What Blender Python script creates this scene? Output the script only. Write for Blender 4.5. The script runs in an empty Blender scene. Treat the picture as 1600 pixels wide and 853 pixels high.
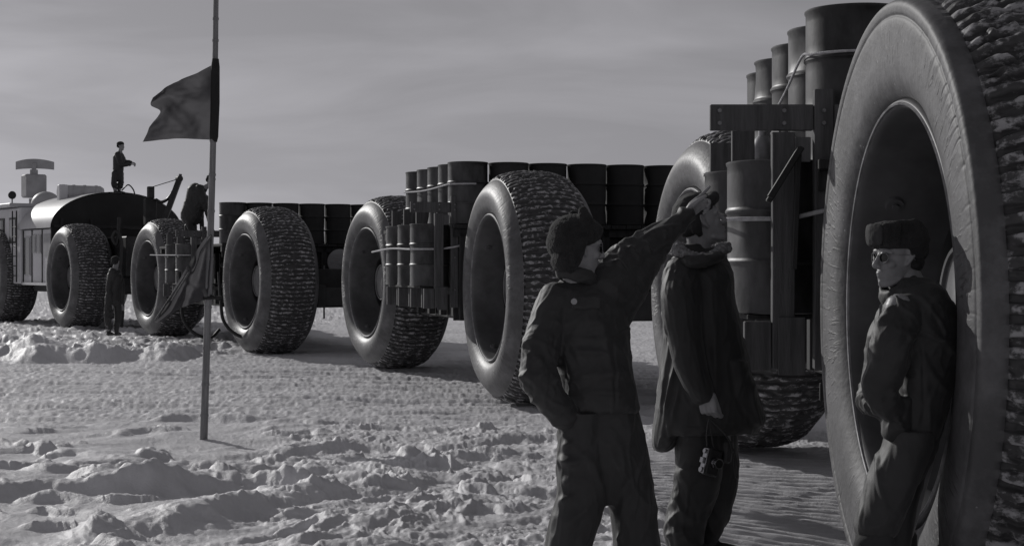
import bpy, bmesh, math, random
import numpy as np
from mathutils import Vector, Matrix
R = math.radians
random.seed(5)
SC = bpy.context.scene
COL = SC.collection
EYE, F, HOR = 1.77, 2480.0, 417.0      # eye height, focal length in photo pixels, horizon row

# ------------------------------------------------------------------ camera, sky, sun, exposure
cam = bpy.data.cameras.new('camera')
cam.sensor_width = 36.0
cam.lens = F / 1600 * 36
cam.shift_y = -9.5 / 1600
cam.clip_start = 0.05
cam.clip_end = 9000
camo = bpy.data.objects.new('camera', cam)
camo.location = (0, 0, EYE)
camo.rotation_euler = (R(90), 0, 0)
COL.objects.link(camo)
SC.camera = camo

SUN_AZ = 41.0      # degrees left of straight ahead
SUN_EL = 22.0
sdir = Vector((-math.sin(R(SUN_AZ)) * math.cos(R(SUN_EL)), math.cos(R(SUN_AZ)) * math.cos(R(SUN_EL)), math.sin(R(SUN_EL))))
sun = bpy.data.lights.new('sun', 'SUN')
sun.energy = 2.7
sun.angle = R(0.5)
sun.color = (1.0, 0.985, 0.965)
suno = bpy.data.objects.new('sun', sun)
suno.rotation_euler = sdir.to_track_quat('Z', 'Y').to_euler()
suno.location = sdir * 60
COL.objects.link(suno)

W = bpy.data.worlds.new('World')
SC.world = W
W.use_nodes = True
nt = W.node_tree
nt.nodes.clear()
sky = nt.nodes.new('ShaderNodeTexSky')
sky.sky_type = 'NISHITA'
sky.sun_disc = False
sky.sun_elevation = R(SUN_EL)
sky.sun_rotation = R(-SUN_AZ)
sky.air_density = 1.0
sky.dust_density = 0.6
bw = nt.nodes.new('ShaderNodeRGBToBW')           # the film is black and white
nt.links.new(sky.outputs[0], bw.inputs[0])
gam = nt.nodes.new('ShaderNodeMath'); gam.operation = 'POWER'; gam.inputs[1].default_value = 0.50
nt.links.new(bw.outputs[0], gam.inputs[0])
tc = nt.nodes.new('ShaderNodeTexCoord')
mp = nt.nodes.new('ShaderNodeMapping'); mp.inputs['Scale'].default_value = (1.5, 1.5, 9.0)
mp.inputs['Rotation'].default_value = (0.0, R(7), R(20))
nt.links.new(tc.outputs['Generated'], mp.inputs[0])
nz = nt.nodes.new('ShaderNodeTexNoise'); nz.inputs['Scale'].default_value = 2.2; nz.inputs['Detail'].default_value = 6; nz.inputs['Distortion'].default_value = 0.6
nt.links.new(mp.outputs[0], nz.inputs['Vector'])
mr = nt.nodes.new('ShaderNodeMapRange'); mr.inputs['From Min'].default_value = 0.42; mr.inputs['From Max'].default_value = 0.72
mr.inputs['To Min'].default_value = 1.28; mr.inputs['To Max'].default_value = 1.72
nt.links.new(nz.outputs[0], mr.inputs[0])
mu = nt.nodes.new('ShaderNodeMath'); mu.operation = 'MULTIPLY'
nt.links.new(gam.outputs[0], mu.inputs[0]); nt.links.new(mr.outputs[0], mu.inputs[1])
cmb = nt.nodes.new('ShaderNodeMix'); cmb.data_type = 'RGBA'; cmb.blend_type = 'MULTIPLY'; cmb.inputs[0].default_value = 1.0
nt.links.new(mu.outputs[0], cmb.inputs[6]); cmb.inputs[7].default_value = (0.985, 0.97, 1.03, 1)
bg = nt.nodes.new('ShaderNodeBackground'); bg.inputs[1].default_value = 0.105
nt.links.new(cmb.outputs[2], bg.inputs[0])
wo = nt.nodes.new('ShaderNodeOutputWorld')
nt.links.new(bg.outputs[0], wo.inputs[0])
SC.view_settings.view_transform = 'Standard'
SC.view_settings.look = 'None'
SC.view_settings.exposure = -0.33
SC.view_settings.gamma = 1.0
SC.cycles.use_denoising = True
SC.cycles.max_bounces = 6

# ------------------------------------------------------------------ noise in numpy
_rng = np.random.RandomState(11)
_P = _rng.permutation(256); _P = np.concatenate([_P, _P, _P])
_G = _rng.normal(size=(256, 3)); _G /= np.linalg.norm(_G, axis=1)[:, None]
def perlin3(x, y, z):
    x = np.asarray(x, float); y = np.asarray(y, float); z = np.asarray(z, float) + 0 * x
    xi = np.floor(x).astype(int); yi = np.floor(y).astype(int); zi = np.floor(z).astype(int)
    xf, yf, zf = x - xi, y - yi, z - zi
    xi &= 255; yi &= 255; zi &= 255
    def fade(t): return t * t * t * (t * (t * 6 - 15) + 10)
    u, v, w = fade(xf), fade(yf), fade(zf)
    def g(a, b, c):
        h = _P[_P[_P[(xi + a) & 255] + ((yi + b) & 255)] + ((zi + c) & 255)]
        gr = _G[h]
        return gr[..., 0] * (xf - a) + gr[..., 1] * (yf - b) + gr[..., 2] * (zf - c)
    def L(a, b, t): return a + (b - a) * t
    return L(L(L(g(0,0,0), g(1,0,0), u), L(g(0,1,0), g(1,1,0), u), v), L(L(g(0,0,1), g(1,0,1), u), L(g(0,1,1), g(1,1,1), u), v), w) * 1.6
_G2 = _rng.uniform(0, 2 * math.pi, 256); _G2 = np.stack([np.cos(_G2), np.sin(_G2)], 1)
def perlin2(x, y):
    xi = np.floor(x).astype(int); yi = np.floor(y).astype(int)
    xf, yf = x - xi, y - yi
    def fade(t): return t * t * t * (t * (t * 6 - 15) + 10)
    u, v = fade(xf), fade(yf)
    def g(a, b):
        gr = _G2[_P[_P[(xi + a) & 255] + ((yi + b) & 255)]]
        return gr[..., 0] * (xf - a) + gr[..., 1] * (yf - b)
    return ((g(0,0) * (1-u) + g(1,0) * u) * (1-v) + (g(0,1) * (1-u) + g(1,1) * u) * v) * 1.5
def fbm2(x, y, o=4):
    s = 0; a = 1
    for k in range(o):
        s = s + a * perlin2(x * 2**k + 17.3 * k, y * 2**k - 9.1 * k); a *= 0.5
    return s
def sstep(a, b, x):
    t = np.clip((x - a) / (b - a), 0, 1); return t * t * (3 - 2 * t)

# ------------------------------------------------------------------ materials
def newmat(name):
    m = bpy.data.materials.new(name); m.use_nodes = True
    return m, m.node_tree, m.node_tree.nodes['Principled BSDF']
def mat(name, lo, hi=None, scale=6.0, rough=0.7, rhi=None, metal=0.0, bump=0.0, bscale=None, detail=5, stretch=(1,1,1), spec=0.5, rnd=0.0, seed=0.0, coord='Object', sheen=0.0):
    m, t, p = newmat(name)
    hi = lo if hi is None else hi
    c = t.nodes.new('ShaderNodeTexCoord'); mpp = t.nodes.new('ShaderNodeMapping')
    mpp.inputs['Scale'].default_value = stretch; mpp.inputs['Location'].default_value = (seed, seed * 0.7, -seed)
    t.links.new(c.outputs[coord], mpp.inputs[0])
    n = t.nodes.new('ShaderNodeTexNoise'); n.inputs['Scale'].default_value = scale; n.inputs['Detail'].default_value = detail; n.inputs['Roughness'].default_value = 0.6
    t.links.new(mpp.outputs[0], n.inputs['Vector'])
    cr = t.nodes.new('ShaderNodeValToRGB'); cr.color_ramp.elements[0].position = 0.36; cr.color_ramp.elements[1].position = 0.68
    tint = (0.99, 0.985, 1.02)
    cr.color_ramp.elements[0].color = (lo * tint[0], lo * tint[1], lo * tint[2], 1); cr.color_ramp.elements[1].color = (hi * tint[0], hi * tint[1], hi * tint[2], 1)
    t.links.new(n.outputs[0], cr.inputs[0])
    col = cr.outputs[0]
    if rnd:
        oi = t.nodes.new('ShaderNodeObjectInfo'); mm = t.nodes.new('ShaderNodeMapRange')
        mm.inputs['To Min'].default_value = 1 - rnd; mm.inputs['To Max'].default_value = 1 + rnd
        t.links.new(oi.outputs['Random'], mm.inputs[0])
        mx = t.nodes.new('ShaderNodeVectorMath'); mx.operation = 'SCALE'
        t.links.new(col, mx.inputs[0]); t.links.new(mm.outputs[0], mx.inputs['Scale']); col = mx.outputs[0]
    t.links.new(col, p.inputs['Base Color'])
    p.inputs['Roughness'].default_value = rough
    if rhi is not None:
        rr = t.nodes.new('ShaderNodeMapRange'); rr.inputs['To Min'].default_value = rough; rr.inputs['To Max'].default_value = rhi
        t.links.new(n.outputs[0], rr.inputs[0]); t.links.new(rr.outputs[0], p.inputs['Roughness'])
    p.inputs['Metallic'].default_value = metal
    p.inputs['Specular IOR Level'].default_value = spec
    if sheen: p.inputs['Sheen Weight'].default_value = sheen
    if bump:
        n2 = t.nodes.new('ShaderNodeTexNoise'); n2.inputs['Scale'].default_value = bscale or scale * 4; n2.inputs['Detail'].default_value = 6
        t.links.new(mpp.outputs[0], n2.inputs['Vector'])
        b = t.nodes.new('ShaderNodeBump'); b.inputs['Strength'].default_value = bump; b.inputs['Distance'].default_value = 0.01
        t.links.new(n2.outputs[0], b.inputs['Height']); t.links.new(b.outputs[0], p.inputs['Normal'])
    return m
M = {}
M['drum'] = mat('drum_paint', 0.030, 0.105, 4.0, 0.32, 0.60, metal=0.5, bump=0.22, bscale=14, rnd=0.3, stretch=(1, 1, 0.5))
M['drum_dark'] = mat('drum_dark', 0.020, 0.034, 3.0, 0.75, 0.85, metal=0.0, bump=0.1, bscale=14, rnd=0.3)
M['wood'] = mat('weathered_wood', 0.07, 0.13, 5, 0.8, bump=0.4, bscale=30, stretch=(6, 6, 0.6))
M['wood_dark'] = mat('tarred_wood', 0.020, 0.045, 5, 0.8, bump=0.4, bscale=30, stretch=(6, 6, 0.6))
M['wood_pale'] = mat('pale_wood', 0.16, 0.28, 5, 0.8, bump=0.3, bscale=30, stretch=(6, 6, 0.6))
M['steel'] = mat('dark_steel', 0.020, 0.045, 4, 0.5, 0.7, metal=0.2, bump=0.15, bscale=20)
M['steel_bright'] = mat('worn_steel', 0.20, 0.32, 8, 0.4, metal=0.5)
M['rim'] = mat('rim_paint', 0.09, 0.16, 3.0, 0.42, 0.65, metal=0.2, bump=0.15, bscale=9)
M['lip'] = mat('rim_lip', 0.14, 0.30, 9.0, 0.3, 0.5, metal=0.6)
M['rope'] = mat('rope', 0.40, 0.6, 30, 0.9, bump=0.6, bscale=120)
M['hose'] = mat('hose_rubber', 0.012, 0.02, 10, 0.5)
M['cab'] = mat('cab_paint_hazed', 0.62, 0.74, 1.3, 0.55, 0.7, bump=0.05)  # lightened colour stands in for haze and offsets the weakly lit side
M['cab_roof'] = mat('cab_roof_paint', 0.42, 0.56, 1.0, 0.42, 0.6)
M['tarp'] = mat('black_tarp', 0.010, 0.022, 2.0, 0.7, bump=0.3, bscale=6)
M['glass_dark'] = mat('window_glass', 0.05, 0.08, 2.0, 0.12)
M['radar'] = mat('radar_grey_hazed', 0.34, 0.46, 2.5, 0.7)  # grey made paler so its colour stands in for distance haze
M['bamboo'] = mat('bamboo', 0.16, 0.28, 4, 0.55, stretch=(9, 9, 0.6), bump=0.2, bscale=20)
M['band'] = mat('dark_tape', 0.012, 0.018, 10, 0.8)
M['cloth1'] = mat('jacket_cloth', 0.020, 0.031, 9, 0.60, bump=0.10, bscale=260, sheen=0.10)
M['cloth2'] = mat('parka_cloth', 0.018, 0.028, 9, 0.60, bump=0.10, bscale=260, sheen=0.10, seed=3)
M['cloth3'] = mat('field_jacket_cloth', 0.019, 0.030, 9, 0.60, bump=0.10, bscale=260, sheen=0.10, seed=7)
M['trouser'] = mat('trouser_cloth', 0.022, 0.034, 9, 0.62, bump=0.10, bscale=260, sheen=0.08)
M['trouser2'] = mat('trouser_cloth_dark', 0.018, 0.028, 9, 0.62, bump=0.10, bscale=260, sheen=0.08)
M['trouser3'] = mat('trouser_cloth_pale', 0.024, 0.036, 9, 0.62, bump=0.10, bscale=260, sheen=0.08)
M['fur'] = mat('cap_pile', 0.012, 0.026, 30, 0.95, bump=0.8, bscale=160, sheen=0.06)
M['cap_cloth'] = mat('cap_cloth', 0.020, 0.032, 10, 0.85, bump=0.3, bscale=160, sheen=0.04)
M['furpale'] = mat('pale_fur_trim', 0.16, 0.34, 50, 0.95, bump=1.0, bscale=110)
M['skin'] = mat('skin', 0.24, 0.32, 14, 0.5, bump=0.1, bscale=90)
M['skin_tan'] = mat('skin_tan', 0.19, 0.27, 14, 0.45, bump=0.1, bscale=90)
M['hair'] = mat('hair', 0.012, 0.03, 60, 0.7, bump=0.8, bscale=140)
M['leather'] = mat('boot_leather', 0.02, 0.035, 10, 0.5, bump=0.2)
M['felt'] = mat('boot_felt', 0.030, 0.042, 10, 0.9, bump=0.3)
M['lens'] = mat('lens_glass', 0.006, 0.008, 3, 0.06)
M['chrome'] = mat('chrome', 0.30, 0.36, 3, 0.18, metal=1.0)
M['button'] = mat('button', 0.30, 0.34, 3, 0.4)
M['black'] = mat('camera_leatherette', 0.012, 0.02, 60, 0.4, bump=0.4, bscale=200)

# flag cloth: lets some light through
m, t, p = newmat('flag_cloth')
p.inputs['Base Color'].default_value = (0.055, 0.054, 0.058, 1); p.inputs['Roughness'].default_value = 0.9
tr = t.nodes.new('ShaderNodeBsdfTranslucent'); tr.inputs[0].default_value = (0.115, 0.113, 0.12, 1)
wv = t.nodes.new('ShaderNodeTexNoise'); wv.inputs['Scale'].default_value = 9; wv.inputs['Detail'].default_value = 5
bb = t.nodes.new('ShaderNodeBump'); bb.inputs['Strength'].default_value = 0.15; bb.inputs['Distance'].default_value = 0.02
tcc = t.nodes.new('ShaderNodeTexCoord'); t.links.new(tcc.outputs['Object'], wv.inputs['Vector'])
t.links.new(wv.outputs[0], bb.inputs['Height']); t.links.new(bb.outputs[0], p.inputs['Normal'])
ms = t.nodes.new('ShaderNodeMixShader'); ms.inputs[0].default_value = 0.5
t.links.new(p.outputs[0], ms.inputs[1]); t.links.new(tr.outputs[0], ms.inputs[2])
t.links.new(ms.outputs[0], t.nodes['Material Output'].inputs[0])
M['flag'] = m

# snow
m, t, p = newmat('snow')
tcc = t.nodes.new('ShaderNodeTexCoord')
n1 = t.nodes.new('ShaderNodeTexNoise'); n1.inputs['Scale'].default_value = 0.9; n1.inputs['Detail'].default_value = 8; n1.inputs['Roughness'].default_value = 0.65
t.links.new(tcc.outputs['Object'], n1.inputs['Vector'])
cr = t.nodes.new('ShaderNodeValToRGB'); cr.color_ramp.elements[0].position = 0.3; cr.color_ramp.elements[1].position = 0.66
cr.color_ramp.elements[0].color = (0.60, 0.595, 0.615, 1); cr.color_ramp.elements[1].color = (0.80, 0.795, 0.82, 1)
t.links.new(n1.outputs[0], cr.inputs[0]); t.links.new(cr.outputs[0], p.inputs['Base Color'])
p.inputs['Roughness'].default_value = 0.55; p.inputs['Specular IOR Level'].default_value = 0.35
n2 = t.nodes.new('ShaderNodeTexNoise'); n2.inputs['Scale'].default_value = 22; n2.inputs['Detail'].default_value = 7; n2.inputs['Roughness'].default_value = 0.7
t.links.new(tcc.outputs['Object'], n2.inputs['Vector'])
bb = t.nodes.new('ShaderNodeBump'); bb.inputs['Strength'].default_value = 0.55; bb.inputs['Distance'].default_value = 0.02
t.links.new(n2.outputs[0], bb.inputs['Height']); t.links.new(bb.outputs[0], p.inputs['Normal'])
M['snow'] = m

# tyre rubber: sidewall and tread are told apart by the mesh attribute 'tread' (r) and groove depth (g)
def tyre_mat(name, snowiness, nscale):
    m, t, p = newmat(name)
    at = t.nodes.new('ShaderNodeAttribute'); at.attribute_name = 'tread'
    sep = t.nodes.new('ShaderNodeSeparateColor'); t.links.new(at.outputs['Color'], sep.inputs[0])
    tc = t.nodes.new('ShaderNodeTexCoord')
    n = t.nodes.new('ShaderNodeTexNoise'); n.inputs['Scale'].default_value = nscale; n.inputs['Detail'].default_value = 7; n.inputs['Roughness'].default_value = 0.7
    mp = t.nodes.new('ShaderNodeMapping'); mp.inputs['Scale'].default_value = (0.55, 1, 1)
    t.links.new(tc.outputs['Object'], mp.inputs[0]); t.links.new(mp.outputs[0], n.inputs['Vector'])
    thr = t.nodes.new('ShaderNodeMath'); thr.operation = 'SUBTRACT'; t.links.new(n.outputs[0], thr.inputs[0])
    gsc = t.nodes.new('ShaderNodeMath'); gsc.operation = 'MULTIPLY'; gsc.inputs[1].default_value = 0.13 if 'near' not in name else 0.07; t.links.new(sep.outputs[1], gsc.inputs[0])
    gad = t.nodes.new('ShaderNodeMath'); gad.operation = 'ADD'; gad.inputs[1].default_value = 0.56 - snowiness; t.links.new(gsc.outputs[0], gad.inputs[0])
    t.links.new(gad.outputs[0], thr.inputs[1])
    mr = t.nodes.new('ShaderNodeMapRange'); mr.inputs['From Min'].default_value = 0.0; mr.inputs['From Max'].default_value = 0.10; t.links.new(thr.outputs[0], mr.inputs[0])
    mk = t.nodes.new('ShaderNodeMath'); mk.operation = 'MULTIPLY'; t.links.new(mr.outputs[0], mk.inputs[0]); t.links.new(sep.outputs[0], mk.inputs[1])
    # radial creases, scuffs and specks on the sidewall, laid out by angle and radius
    pa = t.nodes.new('ShaderNodeAttribute'); pa.attribute_name = 'polar'
    pm = t.nodes.new('ShaderNodeMapping'); pm.inputs['Scale'].default_value = (17, 17, 3.4); t.links.new(pa.outputs['Vector'], pm.inputs[0])
    cn = t.nodes.new('ShaderNodeTexNoise'); cn.inputs['Scale'].default_value = 2.6; cn.inputs['Detail'].default_value = 4; cn.inputs['Distortion'].default_value = 0.5; t.links.new(pm.outputs[0], cn.inputs['Vector'])
    ck = t.nodes.new('ShaderNodeMapRange'); ck.inputs['From Min'].default_value = 0.55; ck.inputs['From Max'].default_value = 0.66; t.links.new(cn.outputs[0], ck.inputs[0])
    pz = t.nodes.new('ShaderNodeSeparateXYZ'); t.links.new(pa.outputs['Vector'], pz.inputs[0])
    b1 = t.nodes.new('ShaderNodeMapRange'); b1.interpolation_type = 'SMOOTHSTEP'; b1.inputs['From Min'].default_value = 1.00; b1.inputs['From Max'].default_value = 1.14; t.links.new(pz.outputs[2], b1.inputs[0])
    b2 = t.nodes.new('ShaderNodeMapRange'); b2.interpolation_type = 'SMOOTHSTEP'; b2.inputs['From Min'].default_value = 1.33; b2.inputs['From Max'].default_value = 1.24; t.links.new(pz.outputs[2], b2.inputs[0])
    patchy = t.nodes.new('ShaderNodeTexNoise'); patchy.inputs['Scale'].default_value = 1.6; t.links.new(tc.outputs['Object'], patchy.inputs['Vector'])
    pk = t.nodes.new('ShaderNodeMapRange'); pk.inputs['From Min'].default_value = 0.42; pk.inputs['From Max'].default_value = 0.60; t.links.new(patchy.outputs[0], pk.inputs[0])
    def mul(a_, b_):
        q = t.nodes.new('ShaderNodeMath'); q.operation = 'MULTIPLY'; t.links.new(a_, q.inputs[0])
        if isinstance(b_, float): q.inputs[1].default_value = b_
        else: t.links.new(b_, q.inputs[1])
        return q.outputs[0]
    crease = mul(mul(mul(ck.outputs[0], b1.outputs[0]), b2.outputs[0]), pk.outputs[0])
    sp_ = t.nodes.new('ShaderNodeTexVoronoi'); sp_.inputs['Scale'].default_value = 15; sp_.inputs['Randomness'].default_value = 1.0; t.links.new(tc.outputs['Object'], sp_.inputs['Vector'])
    sk = t.nodes.new('ShaderNodeMapRange'); sk.inputs['From Min'].default_value = 0.10; sk.inputs['From Max'].default_value = 0.06; t.links.new(sp_.outputs['Distance'], sk.inputs[0])
    spn = t.nodes.new('ShaderNodeTexNoise'); spn.inputs['Scale'].default_value = 5.0; t.links.new(tc.outputs['Object'], spn.inputs['Vector'])
    spk = t.nodes.new('ShaderNodeMapRange'); spk.inputs['From Min'].default_value = 0.58; spk.inputs['From Max'].default_value = 0.62; t.links.new(spn.outputs[0], spk.inputs[0])
    speck = mul(sk.outputs[0], spk.outputs[0])
    # dusty sidewall
    n3 = t.nodes.new('ShaderNodeTexNoise'); n3.inputs['Scale'].default_value = 3.2; n3.inputs['Detail'].default_value = 6
    t.links.new(tc.outputs['Object'], n3.inputs['Vector'])
    crs = t.nodes.new('ShaderNodeValToRGB'); crs.color_ramp.elements[0].position = 0.42; crs.color_ramp.elements[1].position = 0.7
    crs.color_ramp.elements[0].color = (0.075, 0.074, 0.077, 1); crs.color_ramp.elements[1].color = (0.165, 0.163, 0.17, 1)
    t.links.new(n3.outputs[0], crs.inputs[0])
    n3.inputs['Detail'].default_value = 9; n3.inputs['Roughness'].default_value = 0.7
    c1 = t.nodes.new('ShaderNodeMix'); c1.data_type = 'RGBA'; c1.inputs[7].default_value = (0.035, 0.0345, 0.036, 1); t.links.new(mul(crease, 0.7), c1.inputs[0]); t.links.new(crs.outputs[0], c1.inputs[6])
    c2_ = t.nodes.new('ShaderNodeMix'); c2_.data_type = 'RGBA'; c2_.inputs[7].default_value = (0.35, 0.346, 0.355, 1); t.links.new(mul(speck, 0.8), c2_.inputs[0]); t.links.new(c1.outputs[2], c2_.inputs[6])
    mt = t.nodes.new('ShaderNodeMix'); mt.data_type = 'RGBA'; mt.inputs[7].default_value = (0.055, 0.054, 0.056, 1)
    t.links.new(sep.outputs[0], mt.inputs[0]); t.links.new(c2_.outputs[2], mt.inputs[6])
    mx = t.nodes.new('ShaderNodeMix'); mx.data_type = 'RGBA'; mx.inputs[7].default_value = (0.42, 0.415, 0.43, 1) if 'near' not in name else (0.36, 0.356, 0.367, 1)
    t.links.new(mk.outputs[0], mx.inputs[0]); t.links.new(mt.outputs[2], mx.inputs[6])
    t.links.new(mx.outputs[2], p.inputs['Base Color'])
    p.inputs['Roughness'].default_value = 0.60 if 'near' in name else 0.50
    n4 = t.nodes.new('ShaderNodeTexNoise'); n4.inputs['Scale'].default_value = 30; n4.inputs['Detail'].default_value = 5
    t.links.new(tc.outputs['Object'], n4.inputs['Vector'])
    b = t.nodes.new('ShaderNodeBump'); b.inputs['Strength'].default_value = 0.25; b.inputs['Distance'].default_value = 0.01
    t.links.new(n4.outputs[0], b.inputs['Height'])
    b_2 = t.nodes.new('ShaderNodeBump'); b_2.invert = True; b_2.inputs['Strength'].default_value = 0.7; b_2.inputs['Distance'].default_value = 0.006; t.links.new(crease, b_2.inputs['Height']); t.links.new(b.outputs[0], b_2.inputs['Normal'])
    t.links.new(b_2.outputs[0], p.inputs['Normal'])
    return m
M['tyre'] = tyre_mat('tyre_rubber', 0.07, 22.0)
M['tyre_near'] = tyre_mat('tyre_rubber_near', 0.08, 15.0)

# ------------------------------------------------------------------ object helpers
def link(o, parent=None):
    COL.objects.link(o)
    if parent is not None: o.parent = parent
    return o
def tag(o, label=None, cat=None, group=None, kind=None):
    if label: o['label'] = label
    if cat: o['category'] = cat
    if group: o['group'] = group
    if kind: o['kind'] = kind
    return o
def empty(name, loc=(0, 0, 0), rz=0.0):
    o = bpy.data.objects.new(name, None); o.location = loc; o.rotation_euler = (0, 0, rz); o.empty_display_size = 0.3
    return link(o)
def copy_tree(o, parent=None):
    c = o.copy(); link(c)
    if parent is not None: c.parent = parent
    for ch in list(o.children): copy_tree(ch, c)
    return c
def mesh_np(name, V, Fc, m, parent=None, smooth=True, loc=None):
    me = bpy.data.meshes.new(name)
    V = np.asarray(V, float)
    if isinstance(Fc, np.ndarray):
        nf, k = Fc.shape
        me.vertices.add(len(V)); me.vertices.foreach_set('co', V.ravel())
        me.loops.add(nf * k); me.loops.foreach_set('vertex_index', Fc.ravel().astype(np.int32))
        me.polygons.add(nf); me.polygons.foreach_set('loop_start', np.arange(0, nf * k, k, dtype=np.int32))
        me.polygons.foreach_set('use_smooth', np.full(nf, smooth))
        me.update(calc_edges=True)
    else:
        me.from_pydata([tuple(v) for v in V], [], Fc)
        if smooth: me.polygons.foreach_set('use_smooth', np.full(len(me.polygons), True))
    me.materials.append(m)
    o = bpy.data.objects.new(name, me)
    if loc is not None: o.location = loc
    return link(o, parent)
def grid_faces(nr, nc, close_c=False):
    i = np.arange(nr - 1)[:, None]; j = np.arange(nc if close_c else nc - 1)[None, :]
    j2 = (j + 1) % nc
    return np.stack([i * nc + j, i * nc + j2, (i + 1) * nc + j2, (i + 1) * nc + j], -1).reshape(-1, 4)

class MB:
    """collects boxes, bars, tubes and lathes into one mesh"""
    def __init__(s): s.bm = bmesh.new(); s.sm = []
    def box(s, x0, x1, y0, y1, z0, z1, rot=None, bev=0.0):
        c = Vector(((x0+x1)/2, (y0+y1)/2, (z0+z1)/2)); sz = (abs(x1-x0), abs(y1-y0), abs(z1-z0))
        r = bmesh.ops.create_cube(s.bm, size=1.0, matrix=Matrix.Translation(c) @ (rot or Matrix.Identity(4)) @ Matrix.Diagonal((*sz, 1)))
        if bev:
            es = list({e for v in r['verts'] for e in v.link_edges})
            bmesh.ops.bevel(s.bm, geom=es, offset=bev, segments=1, affect='EDGES')
        return s
    def bar(s, a, b, w, d, bev=0.0):
        a = Vector(a); b = Vector(b); q = (b - a).to_track_quat('Z', 'Y').to_matrix().to_4x4()
        r = bmesh.ops.create_cube(s.bm, size=1.0, matrix=Matrix.Translation((a + b) / 2) @ q @ Matrix.Diagonal((w, d, (b - a).length, 1)))
        if bev:
            es = list({e for v in r['verts'] for e in v.link_edges})
            bmesh.ops.bevel(s.bm, geom=es, offset=bev, segments=1, affect='EDGES')
        return s
    def cyl(s, a, b, r0, r1=None, n=20, caps=True):
        a = Vector(a); b = Vector(b); q = (b - a).to_track_quat('Z', 'Y').to_matrix().to_4x4()
        bmesh.ops.create_cone(s.bm, cap_ends=caps, segments=n, radius1=r0, radius2=r0 if r1 is None else r1, depth=(b - a).length, matrix=Matrix.Translation((a + b) / 2) @ q)
        return s
    def ball(s, c, r, sc=(1, 1, 1), n=20):
        bmesh.ops.create_uvsphere(s.bm, u_segments=n, v_segments=n // 2, radius=r, matrix=Matrix.Translation(c) @ Matrix.Diagonal((*sc, 1)))
        return s
    def tube(s, pts, r, n=8):
        P = [Vector(p) for p in pts]
        rings = []
        up = Vector((0, 0, 1))
        for i, p in enumerate(P):
            tdir = (P[min(i+1, len(P)-1)] - P[max(i-1, 0)]).normalized()
            if abs(tdir.dot(up)) > 0.95: up = Vector((1, 0, 0))
            a = tdir.cross(up).normalized(); b = a.cross(tdir).normalized(); up = b
            rr = r[i] if isinstance(r, (list, tuple)) else r
            rings.append([s.bm.verts.new(p + a * rr * math.cos(2*math.pi*k/n) + b * rr * math.sin(2*math.pi*k/n)) for k in range(n)])
        for i in range(len(rings) - 1):
            for k in range(n): s.bm.faces.new((rings[i][k], rings[i][(k+1) % n], rings[i+1][(k+1) % n], rings[i+1][k]))
        s.bm.faces.new(rings[0][::-1]); s.bm.faces.new(rings[-1])
        return s
    def lathe(s, prof, n=48, axis='Z', origin=(0, 0, 0), caps=True):
        rings = []
        for r, h in prof:
            ring = []
            for k in range(n):
                a = 2 * math.pi * k / n; c, d = r * math.cos(a), r * math.sin(a)
                v = (c, d, h) if axis == 'Z' else ((h, c, d) if axis == 'X' else (c, h, d))
                ring.append(s.bm.verts.new(Vector(v) + Vector(origin)))
            rings.append(ring)
        for i in range(len(rings) - 1):
            for k in range(n): s.bm.faces.new((rings[i][k], rings[i][(k+1) % n], rings[i+1][(k+1) % n], rings[i+1][k]))
        for ring in ((rings[0], rings[-1]) if caps else ()):
            try: s.bm.faces.new(ring)
            except Exception: pass
        return s
    def build(s, name, m, parent=None, smooth=True, loc=None):
        bmesh.ops.recalc_face_normals(s.bm, faces=s.bm.faces)
        me = bpy.data.meshes.new(name); s.bm.to_mesh(me); s.bm.free(); me.materials.append(m)
        if smooth:
            me.polygons.foreach_set('use_smooth', np.full(len(me.polygons), True))
            try: me.set_sharp_from_angle(angle=R(38))
            except Exception: pass
        o = bpy.data.objects.new(name, me)
        if loc is not None: o.location = loc
        return link(o, parent)

def spline(pts, n=8):
    """Catmull-Rom through rows of numbers"""
    P = np.array(pts, float); out = []
    Q = np.vstack([2 * P[0] - P[1], P, 2 * P[-1] - P[-2]])
    for i in range(1, len(Q) - 2):
        for k in range(n):
            tt = k / n
            out.append(0.5 * ((2*Q[i]) + (-Q[i-1]+Q[i+1])*tt + (2*Q[i-1]-5*Q[i]+4*Q[i+1]-Q[i+2])*tt**2 + (-Q[i-1]+3*Q[i]-3*Q[i+1]+Q[i+2])*tt**3))
    out.append(P[-1]); return np.array(out)
def at(px, py, Y):
    """the place at distance Y that the photograph shows at (px, py)"""
    return Vector(((px - 800) / F * Y, Y, EYE - (py - HOR) / F * Y))

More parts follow.
